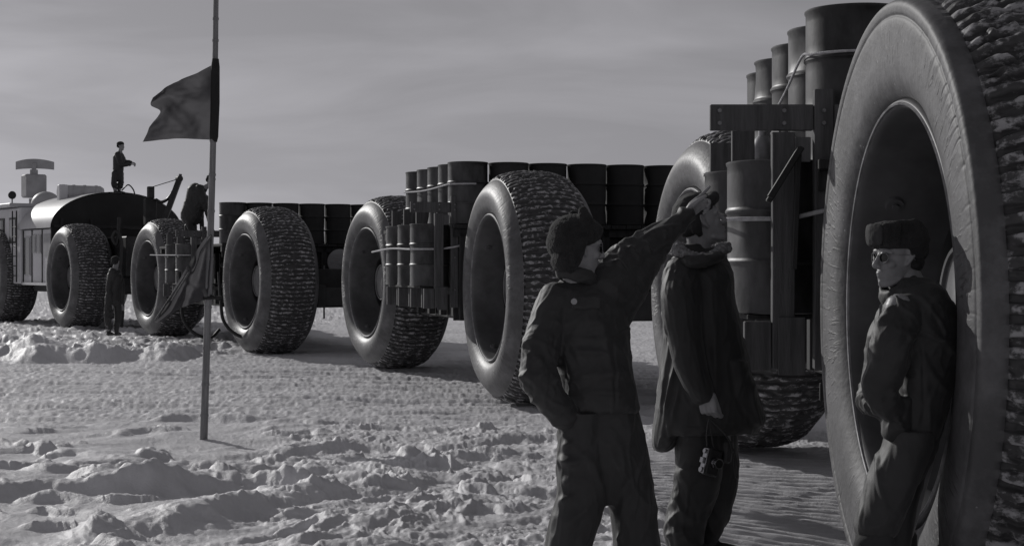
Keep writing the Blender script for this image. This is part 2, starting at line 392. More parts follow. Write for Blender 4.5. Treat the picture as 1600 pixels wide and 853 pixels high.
# ------------------------------------------------------------------ snow ground
RIDGES = [  # x0,y0,x1,y1,height,back width,front width
    (-4.6, 10.5, -2.7, 11.3, .17, .75, .22), (-2.7, 11.3, -1.75, 11.9, .19, .8, .22), (-1.75, 11.9, -1.0, 11.5, .10, .5, .18),
    (-2.3, 8.75, -1.7, 10.1, .12, .4, .17), (-1.7, 10.1, -1.0, 11.5, .10, .4, .15), (-1.0, 11.5, -0.1, 12.6, .08, .4, .16),
    (-4.9, 15.2, -3.8, 14.6, .07, .4, .16), (-3.9, 14.0, -3.1, 14.2, .09, .35, .15), (-3.2, 13.2, -2.2, 13.5, .10, .4, .17), (-4.2, 13.6, -3.7, 13.5, .07, .3, .13),
    (-2.1, 15.0, -1.2, 15.5, .07, .4, .15), (-1.9, 13.4, -1.0, 13.2, .09, .4, .16), (-0.9, 13.6, 0.3, 14.1, .08, .4, .16), (-0.8, 15.6, 0.6, 16.2, .07, .4, .18),
    (-3.9, 18.3, -2.9, 18.6, .09, .4, .2), (-2.6, 18.0, -2.1, 17.8, .07, .4, .2),
    (-0.3, 11.0, 0.5, 11.4, .07, .35, .15), (-0.6, 9.7, 0.3, 10.1, .07, .35, .15), (-1.2, 9.0, -0.6, 9.3, .06, .3, .12),
    (-11.5, 31.5, -9.0, 31.0, .28, 1.2, .5), (-9.2, 30.2, -7.6, 30.6, .32, 1.1, .55), (-7.6, 30.8, -6.4, 30.3, .28, 1.1, .5), (-13.0, 34.5, -10.5, 35.0, .22, 1.2, .6),
    (-6.6, 33.5, -5.0, 33.0, .12, .6, .35), (-14.5, 30, -12, 31, .25, 1.1, .5),
]
def ground_h(x, y):
    x = np.asarray(x, float); y = np.asarray(y, float)
    wx = x + 0.28 * perlin2(x * 1.1, y * 1.1) + 0.06 * perlin2(x * 5, y * 5)
    wy = y + 0.45 * perlin2(x * 0.9 + 40, y * 0.9) + 0.10 * perlin2(x * 4 + 9, y * 4)
    # the men stand on slightly higher, trampled snow than the wheels
    base = 0.20 * sstep(15.0, 9.0, y) * sstep(2.6, 0.4, x) + 0.05 * sstep(12, 8, y)
    base = base + 0.025 * fbm2(x * 0.35, y * 0.35, 2)
    near = sstep(19.5, 16.5, wy)                         # drifted, kicked-up snow
    lanes = sstep(0.1, 0.9, np.sin((y + 0.22 * x + 0.5 * perlin2(x * 0.25, y * 0.25)) * 2 * math.pi / 1.15 + 1.2 * perlin2(x * 0.5 + 3, y * 0.7)))
    far = sstep(29.5, 31.5, y + 0.5 * x * 0 ) * sstep(-4.5, -6.5, x)
    track = (1 - near) * sstep(33, 30, y) * sstep(0.0, -1, x * 0 - 1)
    h = base
    rough = 0.12 + 0.88 * sstep(-3.0, -0.8, wx + 0.25 * (wy - 10) * 0.3)   # lumpier to the right
    a = fbm2(wx * 0.7, wy * 1.1, 3)
    h = h + near * 0.045 * a
    def rdg(fx, fy, ox, k=2.4): return np.clip(1 - np.abs(perlin2(wx * fx + ox, wy * fy - ox)) * k, 0, 1)
    patch = 0.35 + 0.65 * sstep(-0.25, 0.35, perlin2(x * 0.7 + 8, y * 0.9))
    h = h + near * rough * patch * (0.020 * rdg(1.2, 1.7, 5) ** 1.3 + 0.018 * rdg(2.6, 3.4, 1) ** 1.3 * (0.5 + perlin2(x * 3, y * 3)))
    h = h + near * rough * patch * (0.024 * sstep(-0.05, 0.50, fbm2(wx * 2.4 + 3, wy * 3.0, 3)))
    h = h + near * (0.12 + rough) * (0.017 * rdg(5.0, 6.0, 9, 2.0) ** 1.4 + 0.009 * rdg(11, 13, 4, 2.0) + 0.006 * perlin2(x * 16, y * 16) + 0.004 * perlin2(x * 31, y * 28))
    sca = fbm2(wx * 1.7 + 30, wy * 2.3, 2)               # scattered low mounds on the smooth snow at left
    mound = sstep(0.36, 0.80, sca)
    h = h + near * mound * (0.045 + 0.012 * rdg(9, 11, 2))
    # vehicle lane beside the train: fine broken crust and long ruts running across the picture
    lane = (1 - near)
    yl = y + 0.20 * x + 0.25 * perlin2(x * 0.3, y * 0.3)
    rut = np.clip(1 - np.abs(perlin2(x * 0.22, yl * 1.7)) * 2.2, 0, 1) * sstep(32, 28, y)
    h = h + lane * (0.016 * fbm2(x * 0.6, y * 0.5, 2) - 0.050 * rut - 0.030 * np.clip(1 - np.abs(perlin2(x * 0.16 + 7, yl * 3.4 + 5)) * 2.5, 0, 1) * sstep(32, 28, y) + 0.008 * np.clip(1 - np.abs(perlin2(wx * 3.2, yl * 2.4)) * 2.2, 0, 1) ** 1.4 + 0.008 * perlin2(x * 4.5, y * 3.0) + 0.010 * perlin2(x * 10, y * 4.0) + 0.006 * perlin2(x * 21, y * 6))
    h = h + far * (0.10 * np.clip(fbm2(wx * 0.9, wy * 0.8, 4), -0.2, 1) + 0.05 * sstep(0.0, 0.5, fbm2(wx * 2.5, wy * 2, 3)) + 0.02 * perlin2(x * 6, y * 5))
    # ribbed prints between the men and the big wheel
    cord = sstep(0.85, 1.10, x + 0.10 * perlin2(x * 2, y * 2)) * sstep(3.4, 2.6, x) * sstep(6, 7.5, y) * sstep(16.5, 15, y)
    prints = 0.024 * np.sin((y + 0.10 * x + 0.06 * perlin2(x * 2, y * 1.2)) * 2 * math.pi / 0.22) + 0.008 * perlin2(x * 6, y * 6)
    h = h * (1 - cord) + cord * (base + prints)
    # ridges thrown up by the wheels
    for (x0, y0, x1, y1, hh, wb, wf) in RIDGES:
        L = math.hypot(x1 - x0, y1 - y0); tx, ty = (x1 - x0) / L, (y1 - y0) / L
        nx, ny = -ty, tx
        if ny < 0: nx, ny = -nx, -ny
        al = (wx - x0) * tx + (wy - y0) * ty; ac = (wx - x0) * nx + (wy - y0) * ny
        e = sstep(-0.22 * L, 0.15 * L, al) * (1 - sstep(0.85 * L, 1.22 * L, al))
        cr = np.where(ac > 0, np.exp(-(ac / wb) ** 2), np.exp(-np.abs(ac / wf) ** 2.6))
        crest = np.exp(-(ac / 0.16) ** 2)
        h = h + hh * e * cr * (0.80 + 0.40 * perlin2(x * 1.4, y * 1.4)) + e * crest * hh * (0.16 * perlin2(x * 6, y * 6) + 0.10 * perlin2(x * 14, y * 14))
    return h * sstep(150, 45, y) * sstep(-60, -30, x) * sstep(60, 30, x) * sstep(-40, -5, y)
r = [0.25]
while r[-1] < 5200:
    q = r[-1]
    st = 0.0032 if 6 < q < 40 else (0.0035 + 0.03 * abs(math.log(q / 40.0)) if q >= 40 else 0.02)
    r.append(q * (1 + min(st, 0.08)))
r = np.array(r)
th = np.concatenate([np.linspace(-180, -30, 60)[:-1], np.linspace(-30, -19.5, 60)[:-1], np.linspace(-19.5, 19.5, 1150), np.linspace(19.5, 30, 60)[1:], np.linspace(30, 180, 60)[1:-1]])
th = np.radians(th)
X = r[:, None] * np.sin(th)[None]; Y = r[:, None] * np.cos(th)[None]
Z = ground_h(X, Y)
nr, nc = X.shape
V = np.stack([X, Y, Z], -1).reshape(-1, 3)
Fc = grid_faces(nr, nc, True)[:, ::-1]
V = np.vstack([V, [[0, 0, float(ground_h(0, 0))]]])
g = mesh_np('snow_ground', V, Fc, M['snow'])
tag(g, kind='structure')
def gh(x, y): return float(ground_h(np.array([x]), np.array([y]))[0])

# ------------------------------------------------------------------ wheels
RT, WT = 1.525, 1.20
def tyre_mesh(name, nang, ntread, depth, m, nrib, seed):
    # profile from the outer bead over the crown to the inner bead: (r, w)
    side_far = [(0.955, 0.115), (0.972, 0.085), (1.00, 0.055), (1.05, 0.022), (1.12, 0.0), (1.19, -0.006), (1.26, 0.012), (1.33, 0.060), (1.375, 0.105), (1.405, 0.145)]
    side = [(0.955, 0.115), (0.972, 0.075), (1.00, 0.045), (1.05, 0.018), (1.12, 0.004), (1.20, 0.0), (1.28, -0.002), (1.318, 0.001), (1.334, 0.008), (1.350, 0.002), (1.385, 0.003), (1.404, 0.022), (1.412, 0.07)]
    if 'near' not in name: side = side_far
    side = spline(side, 4)
    ang0, ang1 = R(-74), R(74)
    tr = []
    for k in range(ntread + 1):
        s = -1 + 2 * k / ntread
        w = 0.60 + (0.50 if 'near' in name else 0.455) * math.sin(s * R(78)) / math.sin(R(78))
        rr = 1.415 + 0.11 * (math.cos(s * R(78)) - math.cos(R(78))) / (1 - math.cos(R(78)))
        tr.append((rr, w, 1.0 if abs(s) < 0.985 else 0.0))
    prof = [(a, b, 0.0) for a, b in side] + tr + [(a, 1.2 - b, 0.0) for a, b in side[::-1]]
    prof = np.array(prof); npf = len(prof)
    th = np.linspace(0, 2 * math.pi, nang, endpoint=False)
    TH, RR = np.meshgrid(th, prof[:, 0], indexing='ij'); WW = np.broadcast_to(prof[:, 1], TH.shape); TR = np.broadcast_to(prof[:, 2], TH.shape)
    cx, cy = np.cos(TH) * 3, np.sin(TH) * 3
    warp = 0.9 * perlin3(cx * 0.9, cy * 0.9, WW * 2.2 + seed) + 0.55 * perlin3(cx * 3, cy * 3, WW * 5 + seed) + 0.25 * perlin3(cx * 9, cy * 9, WW * 12 + seed)
    skew = np.where(WW > 0.6, 1, -1) * 0.0
    ph = TH * nrib + warp * (1.5 if 'near' in name else 1.15)
    rib = sstep(-0.45, 0.15, np.sin(ph))
    gap = sstep(0.30, 0.48, perlin3(cx * 5.5, cy * 5.5, WW * 7 + 5 + seed))       # torn, missing pieces of the ribs
    fine = perlin3(cx * 10, cy * 10, WW * 26 + seed); rib = np.clip(rib * (1 - 0.85 * gap) + (0.45 if 'near' in name else 0.30) * fine, 0, 1.15)
    mid = 1 - 0.35 * np.exp(-((WW - 0.6) / 0.03) ** 2)
    rib = rib * mid
    edge = np.clip(np.minimum(WW - 0.10, 1.10 - WW) / 0.06, 0, 1)
    dz = -(1 - rib) * depth * TR * (0.45 + 0.55 * edge) + 0.25 * depth * TR * perlin3(cx * 14, cy * 14, WW * 16)
    # shallow radial creases on the shoulder
    cre = np.clip(1 - np.abs(perlin3(np.cos(TH) * 16, np.sin(TH) * 16, RR * 2.0 + seed)) * 5, 0, 1)
    sh = np.exp(-((RR - 1.31) / 0.07) ** 2) * (1 - TR)
    wdisp = cre * sh * 0.003 * (perlin3(np.cos(TH) * 2, np.sin(TH) * 2, 0 * TH + 3) + 0.5)
    RRd = RR + dz
    # weight flattens and bulges the bottom
    flat = sstep(-1.0, -0.80, np.sin(TH)); 
    W2 = WW + wdisp * np.where(WW < 0.6, 1, -1)
    V = np.stack([W2, np.cos(TH) * RRd, np.sin(TH) * RRd], -1)
    zb = V[..., 2]
    V[..., 2] = np.where(zb < -RT + 0.045, -RT + 0.045 + (zb + RT - 0.045) * 0.35, zb)
    fc = grid_faces(nang, npf)
    last = np.stack([(nang - 1) * npf + np.arange(npf - 1), (nang - 1) * npf + np.arange(1, npf), np.arange(1, npf), np.arange(npf - 1)], -1)
    fc = np.vstack([fc, last])
    o = mesh_np(name, V.reshape(-1, 3), fc, m)
    pol = o.data.attributes.new('polar', 'FLOAT_VECTOR', 'POINT'); pol.data.foreach_set('vector', np.stack([np.cos(TH), np.sin(TH), RR], -1).reshape(-1))
    ca = o.data.color_attributes.new('tread', 'FLOAT_COLOR', 'POINT')
    col = np.stack([TR, 1 - rib, 0 * TR, 1 + 0 * TR], -1).reshape(-1)
    ca.data.foreach_set('color', col)
    me = o.data
    bpy.data.objects.remove(o)
    return me
def rim_mesh():
    b = MB()
    prof = [(0.90, 0.62), (0.905, 0.30), (0.915, 0.14), (0.925, 0.075), (0.945, 0.052), (0.962, 0.058), (0.968, 0.085), (0.96, 0.14), (0.955, 0.72), (0.93, 0.76), (0.55, 0.66), (0.40, 0.64)]
    b.lathe(spline(prof[:9], 3).tolist() + prof[9:], 128, 'X', caps=False)
    b.lathe([(0.898, 0.60), (0.86, 0.615), (0.70, 0.60), (0.52, 0.50), (0.46, 0.40), (0.44, 0.36)], 128, 'X', caps=False)
    for k in range(24):
        a = 2 * math.pi * k / 24
        b.cyl((0.585, 0.80 * math.cos(a), 0.80 * math.sin(a)), (0.612, 0.80 * math.cos(a), 0.80 * math.sin(a)), 0.016, n=6)
    for k, a in enumerate((R(150), R(218), R(35), R(300))):      # round bosses on the barrel wall
        c = Vector((0.24, 0.915 * math.cos(a), 0.915 * math.sin(a))); n = Vector((0, -math.cos(a), -math.sin(a)))
        b.cyl(c, c + n * 0.028, 0.050, 0.044, 20); b.cyl(c + n * 0.027, c + n * 0.045, 0.020, n=8)
    o = b.build('rim', M['rim']); me = o.data; bpy.data.objects.remove(o); return me
def lip_mesh():
    b = MB(); b.lathe([(0.936, 0.060), (0.940, 0.047), (0.948, 0.044), (0.954, 0.052), (0.950, 0.062), (0.942, 0.066), (0.936, 0.060)], 160, 'X', caps=False)
    o = b.build('lip', M['lip']); me = o.data; bpy.data.objects.remove(o); return me
def hub_mesh():
    b = MB()
    b.lathe([(0.0, 0.34), (0.10, 0.33), (0.12, 0.34), (0.26, 0.355), (0.285, 0.35), (0.29, 0.335), (0.305, 0.332), (0.32, 0.345), (0.325, 0.37), (0.335, 0.39), (0.335, 0.43), (0.40, 0.45), (0.42, 0.52)][1:], 64, 'X')
    o = b.build('hub', M['rim']); me = o.data; bpy.data.objects.remove(o); return me
ME_TYRE = tyre_mesh('tyre', 1500, 56, 0.034, M['tyre'], 108, 0)
ME_TYRE_NEAR = tyre_mesh('tyre_near', 2600, 130, 0.040, M['tyre_near'], 112, 4)
ME_RIM, ME_LIP, ME_HUB = rim_mesh(), lip_mesh(), hub_mesh()
def wheel(parent, v, u, rz, zc=1.50, near=False, spin=0.0):
    w = bpy.data.objects.new('wheel', ME_RIM); w.location = (v, u, zc); w.rotation_euler = (0, 0, rz); link(w, parent)
    for nm, me in (('tyre', ME_TYRE_NEAR if near else ME_TYRE), ('rim_lip', ME_LIP), ('hub', ME_HUB)):
        o = bpy.data.objects.new(nm, me); link(o, w)
        if nm == 'hub' : o.rotation_euler = (spin, 0, 0)
    return w

# ------------------------------------------------------------------ fuel drums
def drum_mesh(m, dent):
    b = MB()
    prof = [(0.265, 0.012), (0.278, 0.0), (0.288, 0.006), (0.286, 0.020)]
    def hoop(z): return [(0.282, z - 0.026), (0.284, z - 0.018), (0.294, z - 0.006), (0.294, z + 0.006), (0.284, z + 0.018), (0.282, z + 0.026)]
    prof += [(0.282, 0.06)] + [(0.282, 0.14), (0.282, 0.20)] + hoop(0.295) + [(0.282, 0.37), (0.282, 0.44), (0.282, 0.51)] + hoop(0.585) + [(0.282, 0.66), (0.282, 0.73), (0.282, 0.80)] + [(0.282, 0.845), (0.289, 0.856), (0.289, 0.868), (0.280, 0.874), (0.272, 0.868), (0.270, 0.852)]
    b.lathe(prof, 56)
    b.cyl((0.17, 0.05, 0.85), (0.17, 0.05, 0.872), 0.03, n=12); b.cyl((-0.17, -0.05, 0.85), (-0.17, -0.05, 0.866), 0.018, n=12)
    if dent:
        rd = random.Random(dent)
        cs = [(rd.uniform(0, 6.28), rd.uniform(0.1, 0.8), rd.uniform(0.06, 0.12), rd.uniform(0.008, 0.026)) for _ in range(7)]
        for v in b.bm.verts:
            if math.hypot(v.co.x, v.co.y) < 0.25: continue
            a = math.atan2(v.co.y, v.co.x)
            for (ca, cz, cw, cd) in cs:
                da = (a - ca + math.pi) % (2 * math.pi) - math.pi
                q = math.exp(-((da * 0.28) ** 2 + (v.co.z - cz) ** 2) / cw ** 2) * cd
                v.co.x -= math.cos(a) * q; v.co.y -= math.sin(a) * q
    o = b.build('fuel_drum', m); me = o.data; bpy.data.objects.remove(o); return me
ME_DRUM = [drum_mesh(M['drum'], k) for k in (0, 3, 8, 11)]
ME_DRUM_DARK = [drum_mesh(M['drum_dark'], k) for k in (0, 5)]
ORD = ['first', 'second', 'third', 'fourth', 'fifth', 'sixth', 'seventh', 'eighth', 'ninth']
def drum(world, label, group, dark=False, k=0):
    o = bpy.data.objects.new('fuel_drum', (ME_DRUM_DARK if dark else ME_DRUM)[k % (2 if dark else 4)])
    o.location = world; o.rotation_euler = (0, 0, random.uniform(0, 6.28)); link(o)
    return tag(o, label, 'fuel drum', group)

# ------------------------------------------------------------------ trailers
def xf(org, head):
    a = R(head); t = Vector((-math.sin(a), math.cos(a), 0)); n = Vector((math.cos(a), math.sin(a), 0))
    return lambda v, u, z=0.0: Vector((org[0], org[1], 0)) + n * v + t * u + Vector((0, 0, z))
WIDE = 4.6
def trailer(org, head, wb, yaws, zc, label, near=False, rack=(2.0, 0.70, 4), spoken='', rlen=None, vo=-0.20, zoff=0.0):
    zc = zc + zoff
    root = empty('cargo_trailer', (org[0], org[1], 0), R(head)); tag(root, label, 'trailer', 'fuel trailers of the train')
    # frame below the deck
    b = MB()
    for v in (1.30, 3.15): b.box(v, v + 0.18, -0.95, wb + 0.95, 1.05, 1.50, bev=0.01)
    for u in (-0.9, 0.0, wb * 0.5, wb, wb + 0.75): b.box(1.48, 3.15, u, u + 0.2, 1.08, 1.45, bev=0.01)
    b.build('chassis', M['steel'], root, False)
    for u in (0, wb):
        b = MB(); b.cyl((0.5, u, zc), (WIDE - 0.5, u, zc), 0.22, n=20); b.box(1.2, 3.4, u - 0.28, u + 0.28, zc - 0.3, zc + 0.25, bev=0.02)
        b.build('axle', M['steel'], root)
    u0, u1 = 1.62, wb - 1.62
    b = MB(); b.box(0.62, WIDE - 0.62, u0 + 0.10, u1 - 0.1, 0.98, 2.18, bev=0.02)
    b.build('body', M['steel'], root, False)
    # framing on the end and the side facing the camera
    nps = 7
    for k in range(nps):
        v = 0.12 + (WIDE - 0.36) * k / (nps - 1); b = MB(); b.box(v, v + 0.12, u0, u0 + 0.07, 1.02, 2.25 + (0.12 if k % 2 else 0), bev=0.006); b.build('frame_post', M['wood_dark'], root, False)
    for z in (1.02, 1.42, 1.86, 2.08): b = MB(); b.box(0.05, WIDE - 0.05, u0 + 0.072, u0 + 0.097, z, z + 0.10, bev=0.004); b.build('frame_rail', M['wood_dark'], root, False)
    ns = 6
    for k in range(ns):
        u = u0 + 0.3 + (u1 - u0 - 0.7) * k / (ns - 1); b = MB(); b.box(0.50, 0.60, u, u + 0.12, 1.02, 2.185, bev=0.006); b.build('side_post', M['wood_dark'], root, False)
    b = MB()
    kk = 0; v = 0.02
    while v < WIDE - 0.2:
        b.box(v, v + 0.225, u0 - 0.05, u1 + 0.05, 2.31, 2.365 + 0.004 * (kk % 2), bev=0.004); v += 0.235; kk += 1
    for u in (u0, (u0+u1)/2, u1 - 0.12): b.box(0.03, WIDE - 0.03, u, u + 0.12, 2.19, 2.305, bev=0.004)
    b.build('deck', M['wood_dark'], root, False)
    # outboard drum rack
    ru, pitch, n = rack
    ue = ru + pitch * (n - 1) + 0.35
    b = MB(); b.box(vo - 0.20, 0.50, ru - 0.22, ue - 0.15, 1.472, 1.50, bev=0.004)
    b.box(0.42, 0.62, ru - 0.30, ue, 1.36, 1.435, bev=0.004)
    b.build('rack_shelf', M['wood_dark'], root, False)
    for k in range(n):
        b = MB(); b.box(vo - 0.10, vo + 0.06, ru + pitch * (k + .12) - .03, ru + pitch * (k + .12) + .03, 1.19, 1.468, bev=0.005); b.build('shelf_bracket', M['wood'], root, False)
    for k in range(n + 1):
        u = ru - 0.345 + pitch * k
        if k == 0:
            b = MB(); b.box(-0.225, -0.10, u - 0.035, u + 0.035, 1.20, 2.52, bev=0.005); b.build('rack_post', M['wood'], root, False)
            b = MB(); b.box(-0.195, -0.045, u - 0.050, u - 0.040 + 0.004, 1.17, 1.49, bev=0.003); b.build('shelf_bracket', M['wood'], root, False)
            b = MB(); b.box(-0.085, 0.005, u + 0.05, u + 0.09, 2.36, 2.50, bev=0.004); b.build('wood_block', M['wood_pale'], root, False)
        b = MB(); b.box(0.01, 0.115, u - 0.035, u + 0.035, 1.20, 2.76 if k == 0 else 2.60, bev=0.005)
        b.build('rack_post', M['wood'], root, False)
        if 0 < k:
            b = MB(); b.box(-0.26 - 0.04, -0.16, u - 0.028, u + 0.028, 1.51, 2.62, bev=0.004)
            b.build('rack_post', M['wood'], root, False)
        for vv, ww in ((-0.38, 0.15),):
            b = MB(); b.box(vv, vv + ww, u - 0.03, u + 0.03, 1.19, 1.466, bev=0.005); b.build('shelf_bracket', M['wood'], root, False)
    b = MB(); b.box(-0.57, 0.005, ru - 0.37, ru - 0.325, 2.53, 2.675, bev=0.005); b.box(0.12, 0.50, ru - 0.37, ru - 0.325, 2.53, 2.675, bev=0.005)
    b.build('crossboard', M['wood'], root, False)
    for (vv, zz) in ((-0.52, 2.57), (-0.52, 2.64), (-0.16, 2.57), (-0.16, 2.64), (0.06, 2.64), (0.06, 2.57), (0.062, 1.9), (0.062, 1.45)):
        b = MB(); yy = ru - 0.37 if abs(zz - 2.6) < .1 and vv != 0.06 else ru - 0.38
        b.cyl((vv, yy + .004, zz), (vv, yy - .014, zz), 0.012, n=6); b.build('bolt', M['steel_bright'], root, False)
    # draw bar to the next unit
    b = MB(); b.bar((1.6, wb + 0.9, 1.25), (2.25, wb + 2.6, 1.15), 0.2, 0.16); b.bar((3.0, wb + 0.9, 1.25), (2.35, wb + 2.6, 1.15), 0.2, 0.16)
    b.box(2.15, 2.45, wb + 2.5, wb + 3.2, 1.05, 1.28, bev=0.02)
    b.build('drawbar', M['steel'], root, False)
    w1 = wheel(root, 0, 0, R(yaws[0] - head), zc, near); wheel(root, 0, wb, R(yaws[1] - head), zc, False, 0.2)
    for u, q in ((0, yaws[0]), (wb, yaws[1])): wheel(root, 4.05, u, math.pi + R(q - head), zc)
    return root
T1 = dict(org=(1.688, 7.2), head=0.4, wb=7.9); T2 = dict(org=(-0.36, 20.6), head=17.4, wb=7.55); T3 = dict(org=(-5.49, 32.2), head=25.3, wb=9.0)
t1 = trailer(T1['org'], T1['head'], T1['wb'], (1.0, 9.5), 1.56, 'nearest drum trailer, on whose big front wheel the man in sunglasses leans', True, (2.02, 1.02, 2), vo=-0.14)
t2 = trailer(T2['org'], T2['head'], T2['wb'], (15, 23.5), 1.50, 'middle drum trailer just left of and behind the pointing man', False, (2.05, 0.76, 3))
t3 = trailer(T3['org'], T3['head'], T3['wb'], (28, 30), 1.48, 'farthest drum trailer, behind the flagpole next to the locomotive', False, (3.6, 1.0, 2), zoff=0.10)
NAMES = ['nearest', 'middle', 'farthest']
ZD = 2.372
def load(T, name, side_n, side_pitch, row_n, v0=0.30, u0=1.85, zd=2.372):
    f = xf(T['org'], T['head'])
    g = 'fuel drums standing on the trailer decks'
    for k in range(side_n):
        j = random.uniform(-0.02, 0.02)
        drum(f(v0 + j + (0.03 if name == 'nearest' else 0) * k, u0 + side_pitch * k, zd), ('corner drum' if k == 0 else ORD[k] + ' drum back from the corner') + ' along the left deck edge of the %s trailer' % name, g, False, k)
    for k in range(1, row_n):
        drum(f(v0 + 0.592 * k, u0 + random.uniform(-0.02, 0.03), zd), '%s drum from the left in the end row of the %s trailer' % (ORD[k], name), g, True, k)
load(T1, 'nearest', 5, 0.76, 5, 0.30, 1.95)
load(T2, 'middle', 5, 0.62, 7, 0.31, 1.85)
load(T3, 'farthest', 1, 0.62, 7, 0.31, 1.85)
t3.location.z = -0.10
def rackload(T, name, n, u0, pitch, vo=-0.20):
    f = xf(T['org'], T['head'])
    for k in range(n):
        drum(f(vo, u0 + pitch * k, 1.503), '%s drum back in the low outboard rack of the %s trailer' % (ORD[k], name), 'fuel drums in the low racks', False, k + 1)
rackload(T1, 'nearest', 2, 2.02, 1.02, -0.14)
rackload(T2, 'middle', 3, 2.05, 0.76)
rackload(T3, 'farthest', 2, 3.6, 1.0)
for o in COL.objects:
    if o.name.startswith('fuel_drum') and 'farthest' in o['label']: o.location.z -= 0.10

def rope(pts, r, label, m='rope', name='rope', cat='rope', n=10):
    P = spline([tuple(p) for p in pts], 6)
    b = MB(); b.tube(P.tolist(), r, n)
    return tag(b.build(name, M[m]), label, cat)
def around(f, c, z, r, a0, a1, k=7):
    """points round a drum's near side, angles from the trailer's own axes"""
    return [f(c[0] + r * math.cos(a0 + (a1 - a0) * i / (k - 1)), c[1] + r * math.sin(a0 + (a1 - a0) * i / (k - 1)), z) for i in range(k)]
f1, f2, f3 = xf(T1['org'], T1['head']), xf(T2['org'], T2['head']), xf(T3['org'], T3['head'])
rr = 0.306
rope([f1(-0.52, 4.6, 2.02), f1(-0.51, 3.2, 2.03)] + around(f1, (-0.20, 2.02), 2.04, rr, R(170), R(285)) + [f1(0.05, 1.625, 2.08), f1(0.14, 1.62, 2.09), f1(0.45, 1.66, 2.10)], 0.013, 'pale rope tied round the low drums of the nearest trailer')
rope(around(f1, (0.30, 1.95), 2.975, rr, R(330), R(180)) + [f1(-0.02, 2.4, 2.82), f1(-0.05, 3.05, 2.62), f1(-0.02, 3.5, 2.56)], 0.008, 'thin lashing line slanting down from the top drum of the nearest trailer')
rope([f2(-0.52, 4.4, 2.00), f2(-0.51, 3.2, 2.04)] + around(f2, (-0.20, 2.05), 2.02, rr, R(175), R(285)) + [f2(0.05, 1.655, 2.05), f2(0.14, 1.65, 2.07)], 0.014, 'pale rope tied round the low drums of the middle trailer')
rope([f2(-0.01, 4.4, 2.93), f2(-0.01, 3.1, 2.90)] + around(f2, (0.31, 1.85), 2.93, rr, R(185), R(275)), 0.012, 'lashing line round the upper left drums of the middle trailer')
rope([f3(-0.52, 6.0, 2.05), f3(-0.51, 5.0, 2.04)] + around(f3, (-0.20, 3.6), 2.03, rr, R(175), R(285)), 0.013, 'pale rope round the low drums of the farthest trailer')

# loose irons leaning in the near rack
b = MB(); b.bar(at(1253, 230, 8.75), at(1200, 316, 8.75), 0.045, 0.03, 0.005); b.bar(at(1250, 232, 8.72), at(1203, 308, 8.70), 0.02, 0.03)
tag(b.build('iron_bar', M['steel'], smooth=False), 'dark iron bar slanting across the near low drums', 'iron bar', 'irons hung on the near rack')
b = MB(); b.bar(at(1248, 240, 8.80), at(1241, 420, 8.80), 0.030, 0.03, 0.004)
tag(b.build('iron_bar', M['steel'], smooth=False), 'thin dark iron bar hanging upright beside the rack post', 'iron bar', 'irons hung on the near rack')
b = MB(); c = at(1192, 232, 10.2)
b.lathe([(0.07, -0.13), (0.085, -0.10), (0.085, 0.0), (0.05, 0.06), (0.03, 0.08), (0.03, 0.14), (0.05, 0.16), (0.05, 0.19), (0.02, 0.20)], 20, origin=c)
b.tube([c + Vector((0.03, 0, 0.12)), c + Vector((0.1, 0, 0.14)), c + Vector((0.12, 0, 0.05)), c + Vector((0.08, 0, -0.04))], 0.011)
pl = tag(b.build('drum_pump', M['steel_bright']), 'pale metal hand pump standing on a low drum behind the crossboard', 'hand pump')
# pump stands on its drum by a pipe
b = MB(); b.cyl(c - Vector((0, 0, 0.30)), c - Vector((0, 0, 0.12)), 0.02, n=10); b.build('pipe', M['steel_bright'], pl)
# round plate on the end of the farthest trailer
b = MB(); f = f3
c = f(2.62, 1.50, 1.98)
d0 = bpy.data.objects.new('tmp', None)
b.lathe([(0.05, 0.0), (0.24, 0.0), (0.27, 0.015), (0.28, 0.04), (0.28, 0.10)], 40, 'Y')
for k in range(6): b.cyl((0.18 * math.cos(k * 1.047), -0.012, 0.18 * math.sin(k * 1.047)), (0.18 * math.cos(k * 1.047), 0.01, 0.18 * math.sin(k * 1.047)), 0.018, n=8)
b.cyl((0, -0.03, 0), (0, 0.02, 0), 0.055, n=16)
o = b.build('cover_plate', M['radar'], t3); o.location = (2.62, 1.49, 1.98); o.rotation_euler = (0, 0, R(-20))
b = MB(); b.cyl((1.9, 1.50, 1.62), (3.4, 1.50, 1.62), 0.025, n=10); b.cyl((1.9, 1.50, 1.34), (3.4, 1.50, 1.34), 0.025, n=10); b.cyl((2.25, 1.47, 0.75), (2.25, 1.47, 1.9), 0.02, n=10)
b.build('pipework', M['steel_bright'], t3)
# hoses under the farthest trailer
for k, (px, Yh, d, s) in enumerate(((283, 34.0, .0, 'left'), (345, 32.5, .1, 'right'))):
    P = [at(px - 3, 425, Yh), at(px, 470, Yh - .1), at(px + 4, 500, Yh - .2), at(px + 20, 520, Yh - .3), at(px + 45, 528, Yh - .2), at(px + 60, 515, Yh)]
    rope(P, 0.035, 'black hose drooping under the farthest trailer, %s one of the two' % s, 'hose', 'hose', 'hose')

